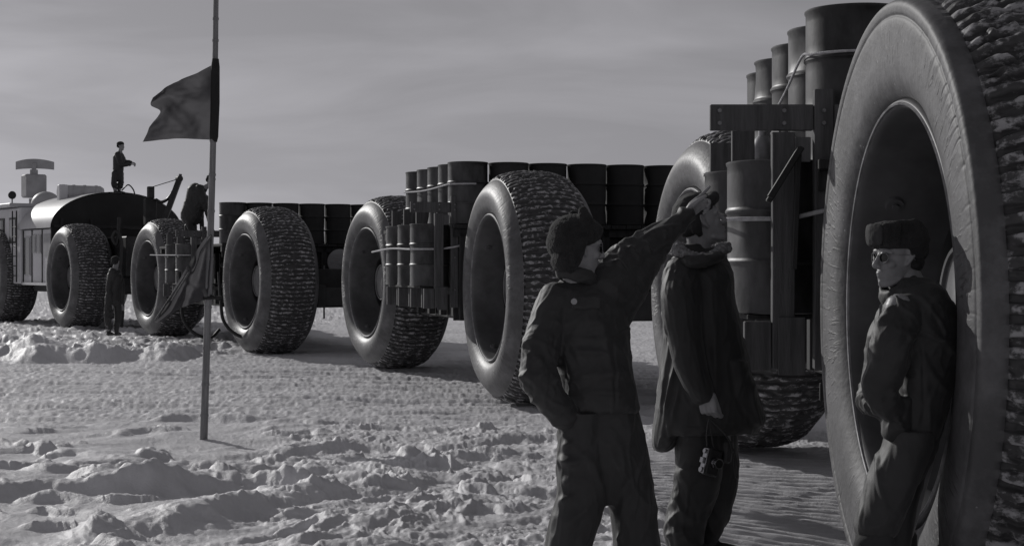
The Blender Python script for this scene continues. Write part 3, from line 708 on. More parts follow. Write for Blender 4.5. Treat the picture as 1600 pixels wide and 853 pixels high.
# ------------------------------------------------------------------ locomotive (control car)
LO = (-12.85, 45.0); LH = 35.0
loco = empty('locomotive', (LO[0], LO[1], 0), R(LH))
tag(loco, 'pale control car with arched roof and flat cab roof at the head of the train', 'locomotive')
wheel(loco, 0, 0, R(-2.4), 1.48); wheel(loco, 0, 6.6, R(1), 1.48, spin=.3)
wheel(loco, 4.2, 0, math.pi, 1.48); wheel(loco, 4.2, 6.6, math.pi, 1.48)
b = MB(); b.box(1.3, 3.3, -1.6, 9.4, 1.0, 1.5, bev=.02)
for u in (0, 6.6): b.cyl((0.5, u, 1.48), (4.1, u, 1.48), .22)
b.build('chassis', M['steel'], loco)
b = MB(); b.box(1.25, 3.35, -1.9, 1.75, 1.5, 2.62, bev=.03); b.box(0.75, 3.9, 1.64, 4.4, 1.02, 2.9, bev=.02)
b.build('hull', M['steel'], loco, False)
# arched roof from the end face back to the cab
def arch(v0, v1, z0, z1, n=28): return [((v0+v1)/2 - (v1-v0)/2 * math.cos(math.pi*k/n), z0 + (z1-z0) * math.sin(math.pi*k/n)) for k in range(n + 1)]
A = arch(0.30, 4.40, 2.92, 4.02); b = MB()
ra = [[b.bm.verts.new((v, u, z)) for v, z in A] for u in (1.60, 1.64, 4.6, 4.64)]
for i in range(3):
    for k in range(len(A) - 1): b.bm.faces.new((ra[i][k], ra[i][k+1], ra[i+1][k+1], ra[i+1][k]))
b.bm.faces.new(ra[-1])
b.build('arched_roof', M['cab_roof'], loco)
b = MB(); A2 = arch(0.33, 4.37, 2.93, 3.99)
rb = [b.bm.verts.new((v, 1.62, z)) for v, z in A2]; rc = [b.bm.verts.new((v, 1.66, z)) for v, z in A2]
b.bm.faces.new(rb); b.bm.faces.new(rc[::-1])
b.box(0.33, 4.37, 1.615, 1.66, 1.4, 2.925)
b.build('end_tarp', M['tarp'], loco, False)
b = MB()
for z in (2.2, 2.93): b.box(0.4, 4.3, 1.575, 1.612, z, z + .07)
for v in (.6, 1.5, 2.4, 3.2, 4.0): b.box(v, v + .08, 1.565, 1.605, 1.5, 3.2)
b.build('end_frame', M['steel'], loco, False)
# cab
b = MB(); b.box(0.34, 4.30, 4.46, 11.2, 1.25, 3.60, bev=.03); b.build('cab_wall', M['cab'], loco, False)
b = MB(); b.box(0.42, 1.7, 1.70, 4.45, 1.25, 2.90, bev=.02); b.build('side_wall', M['cab'], loco, False)
for (u0, u1, z0, z1) in ((4.8, 5.5, 2.5, 3.3), (6.0, 6.7, 2.5, 3.3), (7.2, 7.9, 2.5, 3.3), (8.4, 9.2, 2.5, 3.3)):
    b = MB(); b.box(0.315, 0.345, u0, u1, z0, z1); w_ = b.build('window_frame', M['steel'], loco, False)
    b = MB(); b.box(0.305, 0.32, u0 + .06, u1 - .06, z0 + .06, z1 - .06); b.build('pane', M['glass_dark'], w_, False)
for (u0, u1, z0, z1) in ((1.9, 2.5, 2.1, 2.75),):
    b = MB(); b.box(0.40, 0.425, u0, u1, z0, z1); b.build('side_panel', M['radar'], loco, False)
for u in (1.74, 2.62, 3.55, 4.36):
    b = MB(); b.box(0.395, 0.42, u, u + .05, 1.27, 2.88); b.build('seam_strip', M['steel'], loco, False)
for (u0, u1, z0, z1) in ((2.72, 3.08, 2.18, 2.74), (3.16, 3.48, 2.18, 2.74), (3.70, 4.25, 1.5, 2.7)):
    b = MB(); b.box(0.385, 0.418, u0, u1, z0, z1, bev=.01); w_ = b.build('window_frame', M['cab_roof'], loco, False)
    b = MB(); b.box(0.375, 0.39, u0 + .04, u1 - .04, z0 + .04, z1 - .04); b.build('pane', M['glass_dark'], w_, False)
b = MB(); b.box(0.36, 0.42, 1.7, 4.45, 1.22, 1.30); b.build('sill_rail', M['chrome'], loco, False)
b = MB()
for z in (1.5, 1.8, 2.1, 2.4, 2.7, 3.0): b.cyl((0.25, 4.55, z), (0.25, 4.95, z), .018, n=8)
for u in (4.55, 4.95): b.cyl((0.25, u, 1.3), (0.25, u, 3.5), .022, n=8)
b.build('ladder', M['steel'], loco)
b = MB(); b.box(0.1, 4.5, 4.75, 11.5, 3.62, 3.74, bev=.02); b.build('cab_roof', M['cab_roof'], loco, False)
b = MB()
for u in (8.2, 9.4, 10.6): b.cyl((-0.35, u, 2.2), (-0.35, u, 3.62), .04, n=8)
b.cyl((-0.35, 8.2, 3.62), (-0.35, 10.6, 3.62), .04, n=8); b.cyl((-0.35, 8.2, 3.0), (-0.35, 10.6, 3.0), .03, n=8)
for u in (8.2, 10.6): b.cyl((-0.35, u, 3.62), (0.3, u, 3.62), .03, n=8); b.cyl((-0.35, u, 2.22), (0.5, u, 2.22), .05, n=8)
b.build('railing', M['steel'], loco)
# things on the roof
def lw(px, py, Y): return loco.matrix_basis.inverted() @ at(px, py, Y)
Yr = 52.5
b = MB(); c = lw(53, 300, Yr); ctr = Vector((c.x, c.y, 3.74))
b.cyl((c.x, c.y, 3.74), (c.x, c.y, 4.02), .16, n=16); b.build('mast', M['radar'], loco)
b = MB(); b.box(c.x - .34, c.x + .34, c.y - .3, c.y + .3, 4.05, 4.82, bev=.05); b.cyl((c.x, c.y, 4.82), (c.x, c.y, 4.98), .13, n=12); b.build('radar_housing', M['radar'], loco)
b = MB(); rot = Matrix.Rotation(R(-LH + 6), 4, 'Z')
for (i, j) in [(i, j) for i in range(13) for j in range(1)]:
    a = (i - 6) / 6
    p0 = rot @ Vector((a * 0.62, 0.16 * a * a, 0)); a2 = (i - 5) / 6
    if i < 12:
        p1 = rot @ Vector((a2 * 0.62, 0.16 * a2 * a2, 0))
        zt = lambda q: 5.34 - 0.09 * q * q
        zb2 = lambda q: 5.02 - 0.03 * q * q
        q = [b.bm.verts.new(Vector((c.x, c.y, 0)) + p + Vector((0, 0, z))) for p, z in ((p0, zb2(a)), (p1, zb2(a2)), (p1, zt(a2)), (p0, zt(a)))]
        dv = rot @ Vector((0, .04, 0)); q2 = [b.bm.verts.new(x.co + dv) for x in q]
        b.bm.faces.new(q); b.bm.faces.new(q2[::-1])
        for e in range(4): b.bm.faces.new((q[e], q2[e], q2[(e+1) % 4], q[(e+1) % 4]))
b.bar((c.x, c.y, 4.95), (c.x, c.y, 5.2), .12, .12)
b.build('radar_antenna', M['radar'], loco)
b = MB(); c = lw(72, 312, Yr - 1.5); b.ball((c.x, c.y, 3.74), 1.0, (.48, .48, .45), 28); b.build('roof_dome', M['cab_roof'], loco)
b = MB(); c = lw(19, 308, Yr - 2); b.cyl((c.x, c.y, 3.74), (c.x, c.y, 3.98), .02, n=8); b.ball((c.x, c.y, 4.05), .13, (1, .7, 1)); b.build('roof_lamp', M['steel'], loco)
b = MB(); c1 = lw(96, 300, 48.6); c2 = lw(156, 302, 48.6)
b.cyl(c1, c2, .22, n=28); b.cyl(c1 - (c2-c1).normalized() * .10, c1, .16, .22, n=28); b.cyl(c2, c2 + (c2-c1).normalized() * .10, .22, .16, n=28)
for q in (.05, .32, .6, .9):
    cc = c1.lerp(c2, q); dd = (c2 - c1).normalized() * .03; b.cyl(cc - dd, cc + dd, .235, n=28)
for q in (.2, .75):
    cc = c1.lerp(c2, q); b.box(cc.x - .08, cc.x + .08, cc.y - .2, cc.y + .2, cc.z - .42, cc.z - .1)
b.build('roof_tank', M['cab_roof'], loco)
b = MB(); c = lw(98, 300, 48.4); b.box(c.x - .14, c.x + .14, c.y - .12, c.y + .12, c.z - .3, c.z + .22, bev=.03); b.build('roof_vent', M['cab'], loco)
# rear deck post, boom, lines
b = MB(); p0 = lw(236, 345, 45.6); p1 = lw(236, 297, 45.6); b.box(p0.x - .20, p0.x + .14, p0.y - .1, p0.y + .1, 2.6, p1.z - .25, bev=.02); b.box(p0.x - .1, p0.x + .08, p0.y - .08, p0.y + .08, p1.z - .25, p1.z + .1, bev=.02)
b.build('post', M['steel'], loco, False)
b = MB(); q0 = lw(256, 346, 45.3); q1 = lw(280, 281, 45.3); b.bar(q0, q1, .15, .15, .01); b.cyl(q1 - Vector((0, .07, -.03)), q1 + Vector((0, .07, .03)), .09, n=20)
b.bar(q1 + Vector((.02, 0, -.1)), lw(282, 272, 45.3), .07, .05)
b.build('boom', M['steel'], loco, False)
b = MB(); b.tube(spline([tuple(lw(*p)) for p in ((244, 312, 45.5), (252, 316, 45.4), (262, 311, 45.4), (270, 300, 45.3), (276, 287, 45.3))], 5).tolist(), .045); b.build('cable', M['hose'], loco); b = MB()
b.tube([lw(236, 293, 45.6), lw(278, 280, 45.3)],   .012, 6); b.build('guy_line', M['hose'], loco); b = MB(); b.tube(spline([tuple(lw(*p)) for p in ((190, 298, 46.9), (200, 289, 46.9), (208, 296, 46.9), (211, 306, 46.9))], 5).tolist(), .02)
b.build('handrail', M['hose'], loco)
# hoist tackle hanging between the locomotive and the trailer
b = MB(); b.tube(spline([tuple(lw(*p)) for p in ((186, 340, 44.2), (183, 380, 44.1), (176, 372, 44.1), (182, 362, 44.1), (190, 380, 44.1), (188, 430, 44.1), (192, 480, 44.0), (188, 515, 43.9), (180, 522, 43.6))], 5).tolist(), .05)
b.build('hose', M['hose'], loco)

# ------------------------------------------------------------------ flagpole and flags
PY = 16.3
pole = [(318, 694), (321, 600), (325, 480), (330, 330), (333, 220), (336, 100), (337, 30), (338, -70)]
PP = spline([tuple(at(a, b_, PY)) for a, b_ in pole], 10)
b = MB(); rad = []
for i, p_ in enumerate(PP):
    rad.append(0.040 - 0.014 * i / (len(PP) - 1))
b.tube(PP.tolist(), rad, 14)
fp = tag(b.build('flagpole', M['bamboo']), 'tall bamboo flagpole stuck in the snow, carrying two dark flags', 'flagpole')
for i in range(5, len(PP) - 1, 5):
    b = MB(); d = Vector(PP[i+1]) - Vector(PP[i]); d.normalize(); c = Vector(PP[i]); b.cyl(c - d * .012, c + d * .012, rad[i] + .005, n=14); b.build('bamboo_node', M['bamboo'], fp)
_ = None
b = MB(); c = at(323, 466, PY); b.cyl(c + Vector((-.03, -.04, 0)), c + Vector((.16, -.04, .01)), .016, n=8); b.tube([c + Vector((0, 0, -.02)), c + Vector((.05, -.03, .03)), c + Vector((.15, -.03, -.02))], .01)
b.build('peg', M['band'], fp)
def patch(rows, nu=50, nv=50, wave=None, th=0.004):
    """a cloth through a net of points; rows from the hoist to the fly"""
    rows = [spline([tuple(q) for q in rw], 12) for rw in rows]
    k = len(rows[0]); cols = [spline([tuple(rw[i]) for rw in rows], 14) for i in range(k)]
    G_ = np.array(cols)           # k x m x 3
    if wave: G_ = wave(G_)
    nr_, nc_ = G_.shape[:2]
    V1 = G_.reshape(-1, 3); V2 = V1 + np.array([0, th, 0])
    f_ = grid_faces(nr_, nc_); n_ = len(V1)
    sides = []
    for i in range(nr_ - 1):
        a, b2 = i * nc_, (i + 1) * nc_; sides.append((a, b2, b2 + n_, a + n_)); a += nc_ - 1; b2 += nc_ - 1; sides.append((a, a + n_, b2 + n_, b2))
    for j in range(nc_ - 1):
        sides.append((j, j + n_, j + 1 + n_, j + 1)); a = (nr_ - 1) * nc_ + j; sides.append((a, a + 1, a + 1 + n_, a + n_))
    return V1, f_[:, ::-1]
def fl(pts, dep): return [at(x, y, PY + d) for (x, y), d in zip(pts, dep)]
rows = [
    fl([(337, 99), (336.5, 130), (336, 160), (335, 190), (334, 219)], [0, 0, 0, 0, 0]),
    fl([(312, 112), (312, 138), (312, 163), (310, 190), (309, 218)], [.06, .10, -.05, -.06, .04]),
    fl([(280, 126), (284, 146), (287, 165), (281, 190), (280, 217)], [.02, -.10, -.16, .06, .10]),
    fl([(258, 138), (256, 153), (258, 168), (253, 190), (250, 219)], [-.12, -.20, .05, .10, .0]),
    fl([(239, 153), (236, 165), (251, 175), (237, 193), (223, 222)], [-.20, -.26, -.02, .12, -.08]),
]
def wv1(G_):
    G_ = G_.copy(); x, z = G_[..., 0], G_[..., 2]
    fade_ = np.clip((G_[..., 0].max() - x) / .2, 0, 1)
    G_[..., 1] += fade_ * (.03 * perlin3(x * 5, z * 9 + x * 6, 0 * x) + .015 * perlin3(x * 12, z * 18, 0 * x + 4)); return G_
Vv, Ff = patch(rows, wave=wv1)
fg = tag(mesh_np('flag', Vv, Ff, M['flag']), 'dark flag blowing to the left near the top of the bamboo pole', 'flag', 'flags on the bamboo pole')
b = MB(); b.tube([at(336.8, 92, PY - .01), at(336.5, 105, PY), at(336, 160, PY), at(334.3, 214, PY), at(334, 222, PY)], [.034, .045, .048, .045, .034], 12)
b.build('hoist_sleeve', M['band'], fg)
rows = [
    fl([(331, 366), (330, 395), (328, 425), (326, 450), (323, 468)], [-.05, -.05, -.06, -.05, -.05]),
    fl([(321, 372), (317, 400), (312, 430), (311, 455), (306, 472)], [-.02, .05, .10, .02, -.03]),
    fl([(303, 398), (303, 415), (300, 437), (298, 457), (292, 478)], [-.12, -.18, -.04, .10, .04]),
    fl([(280, 437), (284, 445), (284, 456), (283, 468), (280, 482)], [-.04, .06, .10, -.02, -.10]),
    fl([(256, 478), (262, 480), (266, 482), (268, 486), (272, 488)], [-.06, -.16, -.02, .05, -.05]),
    fl([(241, 504), (243, 504), (245, 504), (248, 503), (252, 502)], [-.05, -.02, .02, .02, 0]),
]
Vv, Ff = patch(rows, wave=wv1)
fg2 = tag(mesh_np('flag', Vv, Ff, M['flag']), 'torn dark flag hanging limp halfway down the bamboo pole', 'flag', 'flags on the bamboo pole')
b = MB(); b.cyl(at(330, 370, PY - .06), at(268, 470, PY - .14), .010, n=8); b.cyl(at(331, 368, PY - .06), at(243, 500, PY - .08), .012, n=8); b.build('flag_stick', M['wood'], fg2)

#PEOPLE
# ------------------------------------------------------------------ people
class Shape:
    """closed limbs and lofts, fused by a voxel remesh into one continuous surface"""
    def __init__(s): s.V = []; s.F = []
    def rings(s, rg):
        base = sum(len(v) for v in s.V); n = len(rg[0]); m = len(rg)
        P = np.vstack(rg + [rg[0].mean(0)[None], rg[-1].mean(0)[None]])
        f = [tuple(base + q for q in row) for row in grid_faces(m, n, True).tolist()]
        c0, c1 = base + m * n, base + m * n + 1
        f += [(c0, base + (k + 1) % n, base + k) for k in range(n)]
        f += [(c1, base + (m - 1) * n + k, base + (m - 1) * n + (k + 1) % n) for k in range(n)]
        s.V.append(P); s.F += f; return s
    def tube(s, pts, rad, n=20, flat=1.0, side=None, sub=5, cap=True):
        """pts with radii; flat < 1 squashes the section across 'side'"""
        P = spline([tuple(p) for p in pts], sub) if len(pts) > 2 else np.array([tuple(p) for p in pts], float)
        Rr = spline([(r,) for r in rad], sub)[:, 0] if len(pts) > 2 else np.array(rad, float)
        if len(pts) == 2:
            P = np.linspace(P[0], P[1], 6); Rr = np.linspace(Rr[0], Rr[1], 6)
        T = np.gradient(P, axis=0); T /= np.linalg.norm(T, axis=1)[:, None] + 1e-9
        a = np.array(side if side is not None else (0.13, -1, 0.21), float)
        if cap:
            for k in (0.55, 0.88):
                pass
            def capring(p, t, r, sgn): return [(p + t * sgn * r * q, r * math.sqrt(max(0, 1 - q * q))) for q in (0.5, 0.85)]
            st = capring(P[0], T[0], Rr[0], -1)[::-1]; en = capring(P[-1], T[-1], Rr[-1], 1)
            P = np.vstack([[q[0] for q in st], P, [q[0] for q in en]]); Rr = np.concatenate([[q[1] for q in st], Rr, [q[1] for q in en]])
            T = np.vstack([T[0], T[0], T, T[-1], T[-1]])
        rg = []; th = np.linspace(0, 2 * math.pi, n, endpoint=False)
        for p, t, r in zip(P, T, Rr):
            u = a - t * a.dot(t); u /= np.linalg.norm(u) + 1e-9; v = np.cross(t, u)
            rg.append(p + r * flat * np.cos(th)[:, None] * u + r * np.sin(th)[:, None] * v)
        return s.rings(rg)
    def stack(s, secs, n=36, ex=2.3, sub=4, yaw=0.0):
        """horizontal slices: (cx, cy, z, half width, half depth)"""
        S = spline(secs, sub); th = np.linspace(0, 2 * math.pi, n, endpoint=False); rg = []
        c, d = np.cos(th), np.sin(th); c = np.sign(c) * np.abs(c) ** (2 / ex); d = np.sign(d) * np.abs(d) ** (2 / ex)
        cy, sy = math.cos(yaw), math.sin(yaw)
        for x, y, z, a, b in S:
            X_, Y_ = a * c, b * d
            rg.append(np.stack([x + X_ * cy - Y_ * sy, y + X_ * sy + Y_ * cy, np.full(n, z)], -1))
        if S[0][2] > S[-1][2]: rg = rg[::-1]
        return s.rings(rg)
    def ball(s, c, r, n=18, rot=None):
        th = np.linspace(0, 2 * math.pi, n, endpoint=False); rg = []
        r = np.array(r if hasattr(r, '__len__') else (r, r, r), float); Rm = np.array(rot) if rot is not None else np.eye(3)
        for ph in np.linspace(-86, 86, 11):
            z = math.sin(R(ph)); q = math.cos(R(ph))
            L_ = np.stack([np.cos(th) * q * r[0], np.sin(th) * q * r[1], np.full(n, z * r[2])], -1)
            rg.append(L_ @ Rm.T + np.array(tuple(c)))
        return s.rings(rg)
    def build(s, name, m, parent=None, voxel=0.008, smooth=3, wrinkle=None, origin=None):
        me = bpy.data.meshes.new(name); me.from_pydata(np.vstack(s.V).tolist(), [], s.F); me.update()
        bm = bmesh.new(); bm.from_mesh(me); bmesh.ops.recalc_face_normals(bm, faces=bm.faces); bm.to_mesh(me); bm.free()
        o = bpy.data.objects.new(name, me); COL.objects.link(o)
        rm = o.modifiers.new('r', 'REMESH'); rm.mode = 'VOXEL'; rm.voxel_size = voxel; rm.adaptivity = 0
        if smooth: sm = o.modifiers.new('s', 'SMOOTH'); sm.factor = 0.5; sm.iterations = smooth
        dg = bpy.context.evaluated_depsgraph_get(); ev = o.evaluated_get(dg)
        nm = bpy.data.meshes.new_from_object(ev, depsgraph=dg)
        bpy.data.objects.remove(o); bpy.data.meshes.remove(me)
        nv = len(nm.vertices); co = np.empty(nv * 3); nm.vertices.foreach_get('co', co); co = co.reshape(-1, 3)
        if wrinkle is not None:
            no = np.empty(nv * 3); nm.vertex_normals.foreach_get('vector', no); no = no.reshape(-1, 3)
            co = co + no * wrinkle(co)[:, None]
        if origin is not None: co = co - np.array(tuple(origin))
        nm.vertices.foreach_set('co', co.ravel()); nm.polygons.foreach_set('use_smooth', np.full(len(nm.polygons), True))
        nm.materials.clear(); nm.materials.append(m); nm.update()
        o = bpy.data.objects.new(name, nm); 
        return link(o, parent)
def cloth(amp=1.0, f=1.0, seed=0.0, zs=1.0, folds=()):
    """wrinkle field: soft billows, sharp creases and a list of placed folds (p0, p1, half width, height)"""
    def w(co):
        x, y, z = co[:, 0] * f, co[:, 1] * f, co[:, 2] * f * zs
        wx = 0.9 * perlin3(x * 3, y * 3, z * 3 + seed); wz = 0.9 * perlin3(x * 3 + 20, y * 3, z * 3 + seed)
        a = perlin3(x * 4, y * 4, z * 4 + seed) * 0.007
        r1 = np.clip(1 - np.abs(perlin3(x * 4.5 + wx, y * 4.5, z * 5.5 + wz + 7)) * 4.0, 0, 1)
        r2 = np.clip(1 - np.abs(perlin3(x * 9 + wz * 2, y * 9 + wx, z * 8 + 3)) * 3.6, 0, 1)
        r3 = np.clip(1 - np.abs(perlin3(x * 19 + wx * 2, y * 19, z * 17 + wz * 2)) * 3.0, 0, 1)
        m1 = sstep(-0.3, 0.3, perlin3(x * 2.2 + 4, y * 2.2, z * 2.2 + seed))
        d = (a + 0.013 * r1 * (0.4 + 0.6 * m1) + 0.0085 * r2 * m1 + 0.003 * r3 - 0.010) * amp
        for p0, p1, hw, hh in folds:
            p0 = np.array(tuple(p0)); p1 = np.array(tuple(p1)); v = p1 - p0; L2 = v.dot(v)
            tt = np.clip(((co - p0) @ v) / L2, 0, 1); q = p0 + tt[:, None] * v
            dd = np.linalg.norm(co - q, axis=1); d = d + 1.3 * hh * np.exp(-np.abs(dd / hw) ** 1.6) * (0.4 + 0.6 * np.sin(tt * math.pi))
        return d
    return w
def pile(amp=0.006, f=45):
    return lambda co: amp * .45 * perlin3(co[:, 0] * f * 1.6, co[:, 1] * f * 1.6, co[:, 2] * f * 1.6) + amp * .5 * perlin3(co[:, 0] * f * .25, co[:, 1] * f * .25, co[:, 2] * f * .25)
def frame_of(face, up=(0, 0, 1), roll=0.0):
    f_ = np.array(face, float); f_ /= np.linalg.norm(f_); s_ = np.cross(f_, np.array(up, float)); s_ /= np.linalg.norm(s_); u_ = np.cross(s_, f_)
    return f_, s_, u_          # forward, the person's right, up
def head(sh, c, face, k=1.0, up=(0, 0, 1), smile=False):
    """adds a head with face to a Shape; c = centre between the ears at eye height"""
    f_, s_, u_ = frame_of(face, up); c = np.array(tuple(c), float)
    P = lambda f, s, u: c + (f_ * f + s_ * s + u_ * u) * k
    #       u,  front, back, half width
    prof = [(-.118, .068, -.005, .026), (-.108, .082, .018, .036), (-.090, .088, .036, .047), (-.066, .086, .058, .055), (-.035, .086, .078, .063), (-.005, .085, .090, .068), (.022, .088, .098, .073), (.05, .086, .100, .075), (.08, .072, .093, .070), (.105, .048, .072, .055), (.122, .015, .038, .030)]
    th = np.linspace(0, 2 * math.pi, 32, endpoint=False); rg = []
    for u, fr, bk, hw in spline(prof, 4):
        cs = np.cos(th); ff = np.where(cs > 0, fr * np.abs(cs) ** 0.85, -bk * np.abs(cs) ** 0.95)
        ss = hw * np.sign(np.sin(th)) * np.abs(np.sin(th)) ** 0.9
        rg.append(c + (ff[:, None] * f_ + ss[:, None] * s_ + u * u_) * k)
    sh.rings(rg)
    sh.tube([P(.080, 0, .018), P(.098, 0, -.012), P(.108, 0, -.030), P(.098, 0, -.040)], [.008 * k, .010 * k, .0125 * k, .008 * k])      # nose
    for q in (-1, 1):
        sh.ball(P(.096, q * .011, -.036), .0075 * k)
        sh.tube([P(.079, q * .010, .022), P(.081, q * .035, .027), P(.066, q * .056, .018)], [.009 * k, .0095 * k, .007 * k])  # brow
        sh.ball(P(.056, q * .038, -.026), (.022 * k, .022 * k, .022 * k))         # cheek bone
        a = P(-.008, q * .074, .0); 
        sh.tube([P(.004, q * .070, -.030), P(-.004, q * .078, -.016), P(-.020, q * .085, .010), P(-.018, q * .084, .028), P(-.002, q * .075, .026)], [.007 * k, .008 * k, .009 * k, .009 * k, .007 * k])   # ear
        sh.ball(P(-.008, q * .072, .0), (.012 * k, .012 * k, .022 * k))
        sh.ball(P(.072, q * .032, .000), .0115 * k)       # eyeball
    w = .026 if smile else .021
    up_ = .006 if smile else .0
    sh.tube([P(.076, -w, -.062 + up_), P(.090, -.008, -.0605), P(.0905, .008, -.0605), P(.076, w, -.062 + up_)], [.0045 * k, .0062 * k, .0062 * k, .0045 * k])
    sh.tube([P(.074, -w, -.070 + up_), P(.087, -.007, -.0735), P(.087, .007, -.0735), P(.074, w, -.070 + up_)], [.0045 * k, .0068 * k, .0068 * k, .0045 * k])
    sh.ball(P(.076, 0, -.100), (.016 * k, .016 * k, .014 * k))
    sh.tube([P(.02, .045, -.085), P(.055, .030, -.103), P(.074, 0, -.108), P(.055, -.030, -.103), P(.02, -.045, -.085)], [.012 * k, .013 * k, .013 * k, .013 * k, .012 * k])
    return P
def hand(sh, wrist, fwd, palm, curl=(40, 45, 50, 55), k=1.0, side=1, thumb=30, spread=4, point=False):
    """adds a palm, four fingers and a thumb. fwd: direction of the hand, palm: where the palm faces, side: +1 thumb to fwd x palm"""
    f_ = np.array(tuple(fwd), float); f_ /= np.linalg.norm(f_); n_ = np.array(tuple(palm), float); n_ -= f_ * n_.dot(f_); n_ /= np.linalg.norm(n_)
    t_ = np.cross(f_, n_) * side; w = np.array(tuple(wrist), float)
    P = lambda a, b, c: w + (f_ * a + t_ * b + n_ * c) * k
    sh.tube([P(-.05, 0, 0), P(0, 0, 0), P(.03, .004, 0)], [.027 * k, .026 * k, .028 * k], flat=0.75, side=n_)
    for b, e in ((.030, .034), (.010, .013), (-.010, -.010), (-.027, -.031)):
        sh.tube([P(.005, b * .6, 0), P(.045, b, -.002), P(.088, e, -.002)], [.014 * k, .0155 * k, .0125 * k])
    L = ((.045, .026, .022), (.050, .030, .024), (.046, .028, .023), (.036, .021, .020))
    for i, (b, e) in enumerate(((.034, 1), (.013, .3), (-.010, -.4), (-.031, -1))):
        cu = curl[i]; p = np.array([.088, b, -.002]); an = 0; pts = [P(*p)]
        for j, l in enumerate(L[i]):
            an += R(cu * (0.8, 1.1, 0.8)[j])
            p = p + np.array([math.cos(an) * l, math.sin(R(spread * e)) * l, math.sin(an) * l]); pts.append(P(*p))
        sh.tube(pts, [.0105 * k, .0095 * k, .0088 * k, .0078 * k], sub=4, n=14)
    a = R(thumb)
    p0 = P(.020, .026, .006); p1 = P(.020 + .045 * math.cos(a), .026 + .045 * math.sin(a), .018); p2 = P(.020 + .045 * math.cos(a) + .032 * math.cos(a * .5), .026 + .045 * math.sin(a) + .032 * math.sin(a * .5), .028)
    p3 = P(.020 + .045 * math.cos(a) + .055 * math.cos(a * .4), .026 + .045 * math.sin(a) + .050 * math.sin(a * .4), .034)
    sh.tube([p0, p1, p2, p3], [.016 * k, .0125 * k, .0108 * k, .009 * k], n=14)
    return P
def glasses(P, parent, wire=True):
    b = MB()
    def ring(q):
        pts = [P(.093 - .010 * (abs(math.cos(a)) if math.cos(a) > 0 else 0), q * (.033 + .024 * math.cos(a)), .0 + .020 * math.sin(a)) for a in [2 * math.pi * i / 20 for i in range(21)]]
        return pts
    for q in (-1, 1):
        b.tube(ring(q),   .0013, 6)
        b.tube([P(.083, q * .057, .008), P(.05, q * .076, .010), P(-.01, q * .080, .008), P(-.03, q * .078, -.012)],   .0013, 6)
    b.tube([P(.093, -.010, .006), P(.100, 0, .008), P(.093, .010, .006)],   .0013, 6)
    g_ = b.build('sunglasses', M['steel_bright'], parent)
    for q in (-1, 1):
        b = MB(); pts = ring(q)[:-1]; vs = [b.bm.verts.new(p) for p in pts]; c = b.bm.verts.new(P(.094, q * .031, 0)); 
        for i in range(20): b.bm.faces.new((vs[i], vs[(i+1) % 20], c))
        v2 = [b.bm.verts.new(Vector(p) - Vector(P(1, 0, 0) - P(0, 0, 0)) * .003) for p in pts]; b.bm.faces.new(v2)
        for i in range(20): b.bm.faces.new((vs[i], v2[i], v2[(i+1) % 20], vs[(i+1) % 20]))
        b.build('lens', M['lens'], g_)
    return g_
def sl(Yb, rows):
    """slices from outline rows of the photograph: (row, left, right, half depth, depth offset)"""
    out = []
    for py, xl, xr, hd, dy in rows:
        Y_ = Yb + dy; a = at(xl, py, Y_); c = at(xr, py, Y_); out.append(((a.x + c.x) / 2, Y_, a.z, (c.x - a.x) / 2, hd))
    return out
def boot(sh, ank, toe, k=1.0):
    a = Vector(ank); d = Vector(toe); d.z = 0; d.normalize()
    sh.tube([a + Vector((0, 0, .22)), a + Vector((0, 0, .08)), a + Vector((0, 0, -.02))], [.060 * k, .055 * k, .050 * k])
    sh.tube([a - d * .03 - Vector((0, 0, .045)), a + d * .08 - Vector((0, 0, .045)), a + d * .19 - Vector((0, 0, .06))], [.046 * k, .050 * k, .038 * k], side=(0, 0, 1), flat=.9)

# --- man with one arm raised, pointing
Y1 = 6.8
p1 = empty('person', (at(930, 500, Y1).x, Y1, gh(at(930, 500, Y1).x, Y1)))
tag(p1, 'person seen from the front in fur cap, pointing up to the right, hand in pocket', 'person')
inv = Vector(p1.location)
gz = p1.location.z
hc = at(903, 388, Y1)
sh = Shape()
hP = head(sh, hc, (0.88, 0.36, 0.0), 1.06)
sh.tube([hP(-.02, 0, -.06), at(902, 440, Y1), at(908, 470, Y1)], [.062, .062, .08])
sh.stack(sl(Y1, [(455, 870, 950, .07, .01), (480, 855, 975, .09, .01), (540, 868, 975, .10, .01), (600, 880, 980, .10, 0), (660, 885, 990, .10, 0), (700, 888, 1000, .10, 0)]))
rs, re_, rw = at(868, 478, Y1 - .02), at(838, 580, Y1 - .10), at(884, 640, Y1 - .06)
ls, le, lw_ = at(955, 452, Y1 + .06), at(1000, 390, Y1 + .22), at(1074, 334, Y1 + .36)
sh.tube([rs, re_, rw], [.055, .045, .03]); sh.tube([ls, le, lw_], [.055, .042, .026])
hand(sh, lw_, at(1108, 306, Y1 + .40) - lw_, Vector((0.35, -0.75, -0.5)), (-2, 62, 72, 75), .88, side=-1, thumb=18)
hand(sh, rw, at(905, 690, Y1 + .02) - rw, Vector((.2, 1, 0)), (20, 20, 25, 30), .9)
ft1a, ft1b = Vector((at(885, 850, Y1 - .05).x, Y1 - .05, 0)), Vector((at(1000, 850, Y1 + .05).x, Y1 + .05, 0))
for ft in (ft1a, ft1b): ft.z = gh(ft.x, ft.y) + .10
sh.tube([at(915, 690, Y1 - .02), at(893, 830, Y1 - .05), ft1a + Vector((0, 0, .05))], [.08, .055, .045]); sh.tube([at(970, 690, Y1 + .02), at(992, 830, Y1 + .04), ft1b + Vector((0, 0, .05))], [.08, .055, .045])
sh.build('body', M['skin'], p1, .0045, 3, origin=inv)
sh = Shape(); boot(sh, ft1a, (.2, -1, 0)); bt = sh.build('boot', M['leather'], p1, .008, 2, origin=inv)
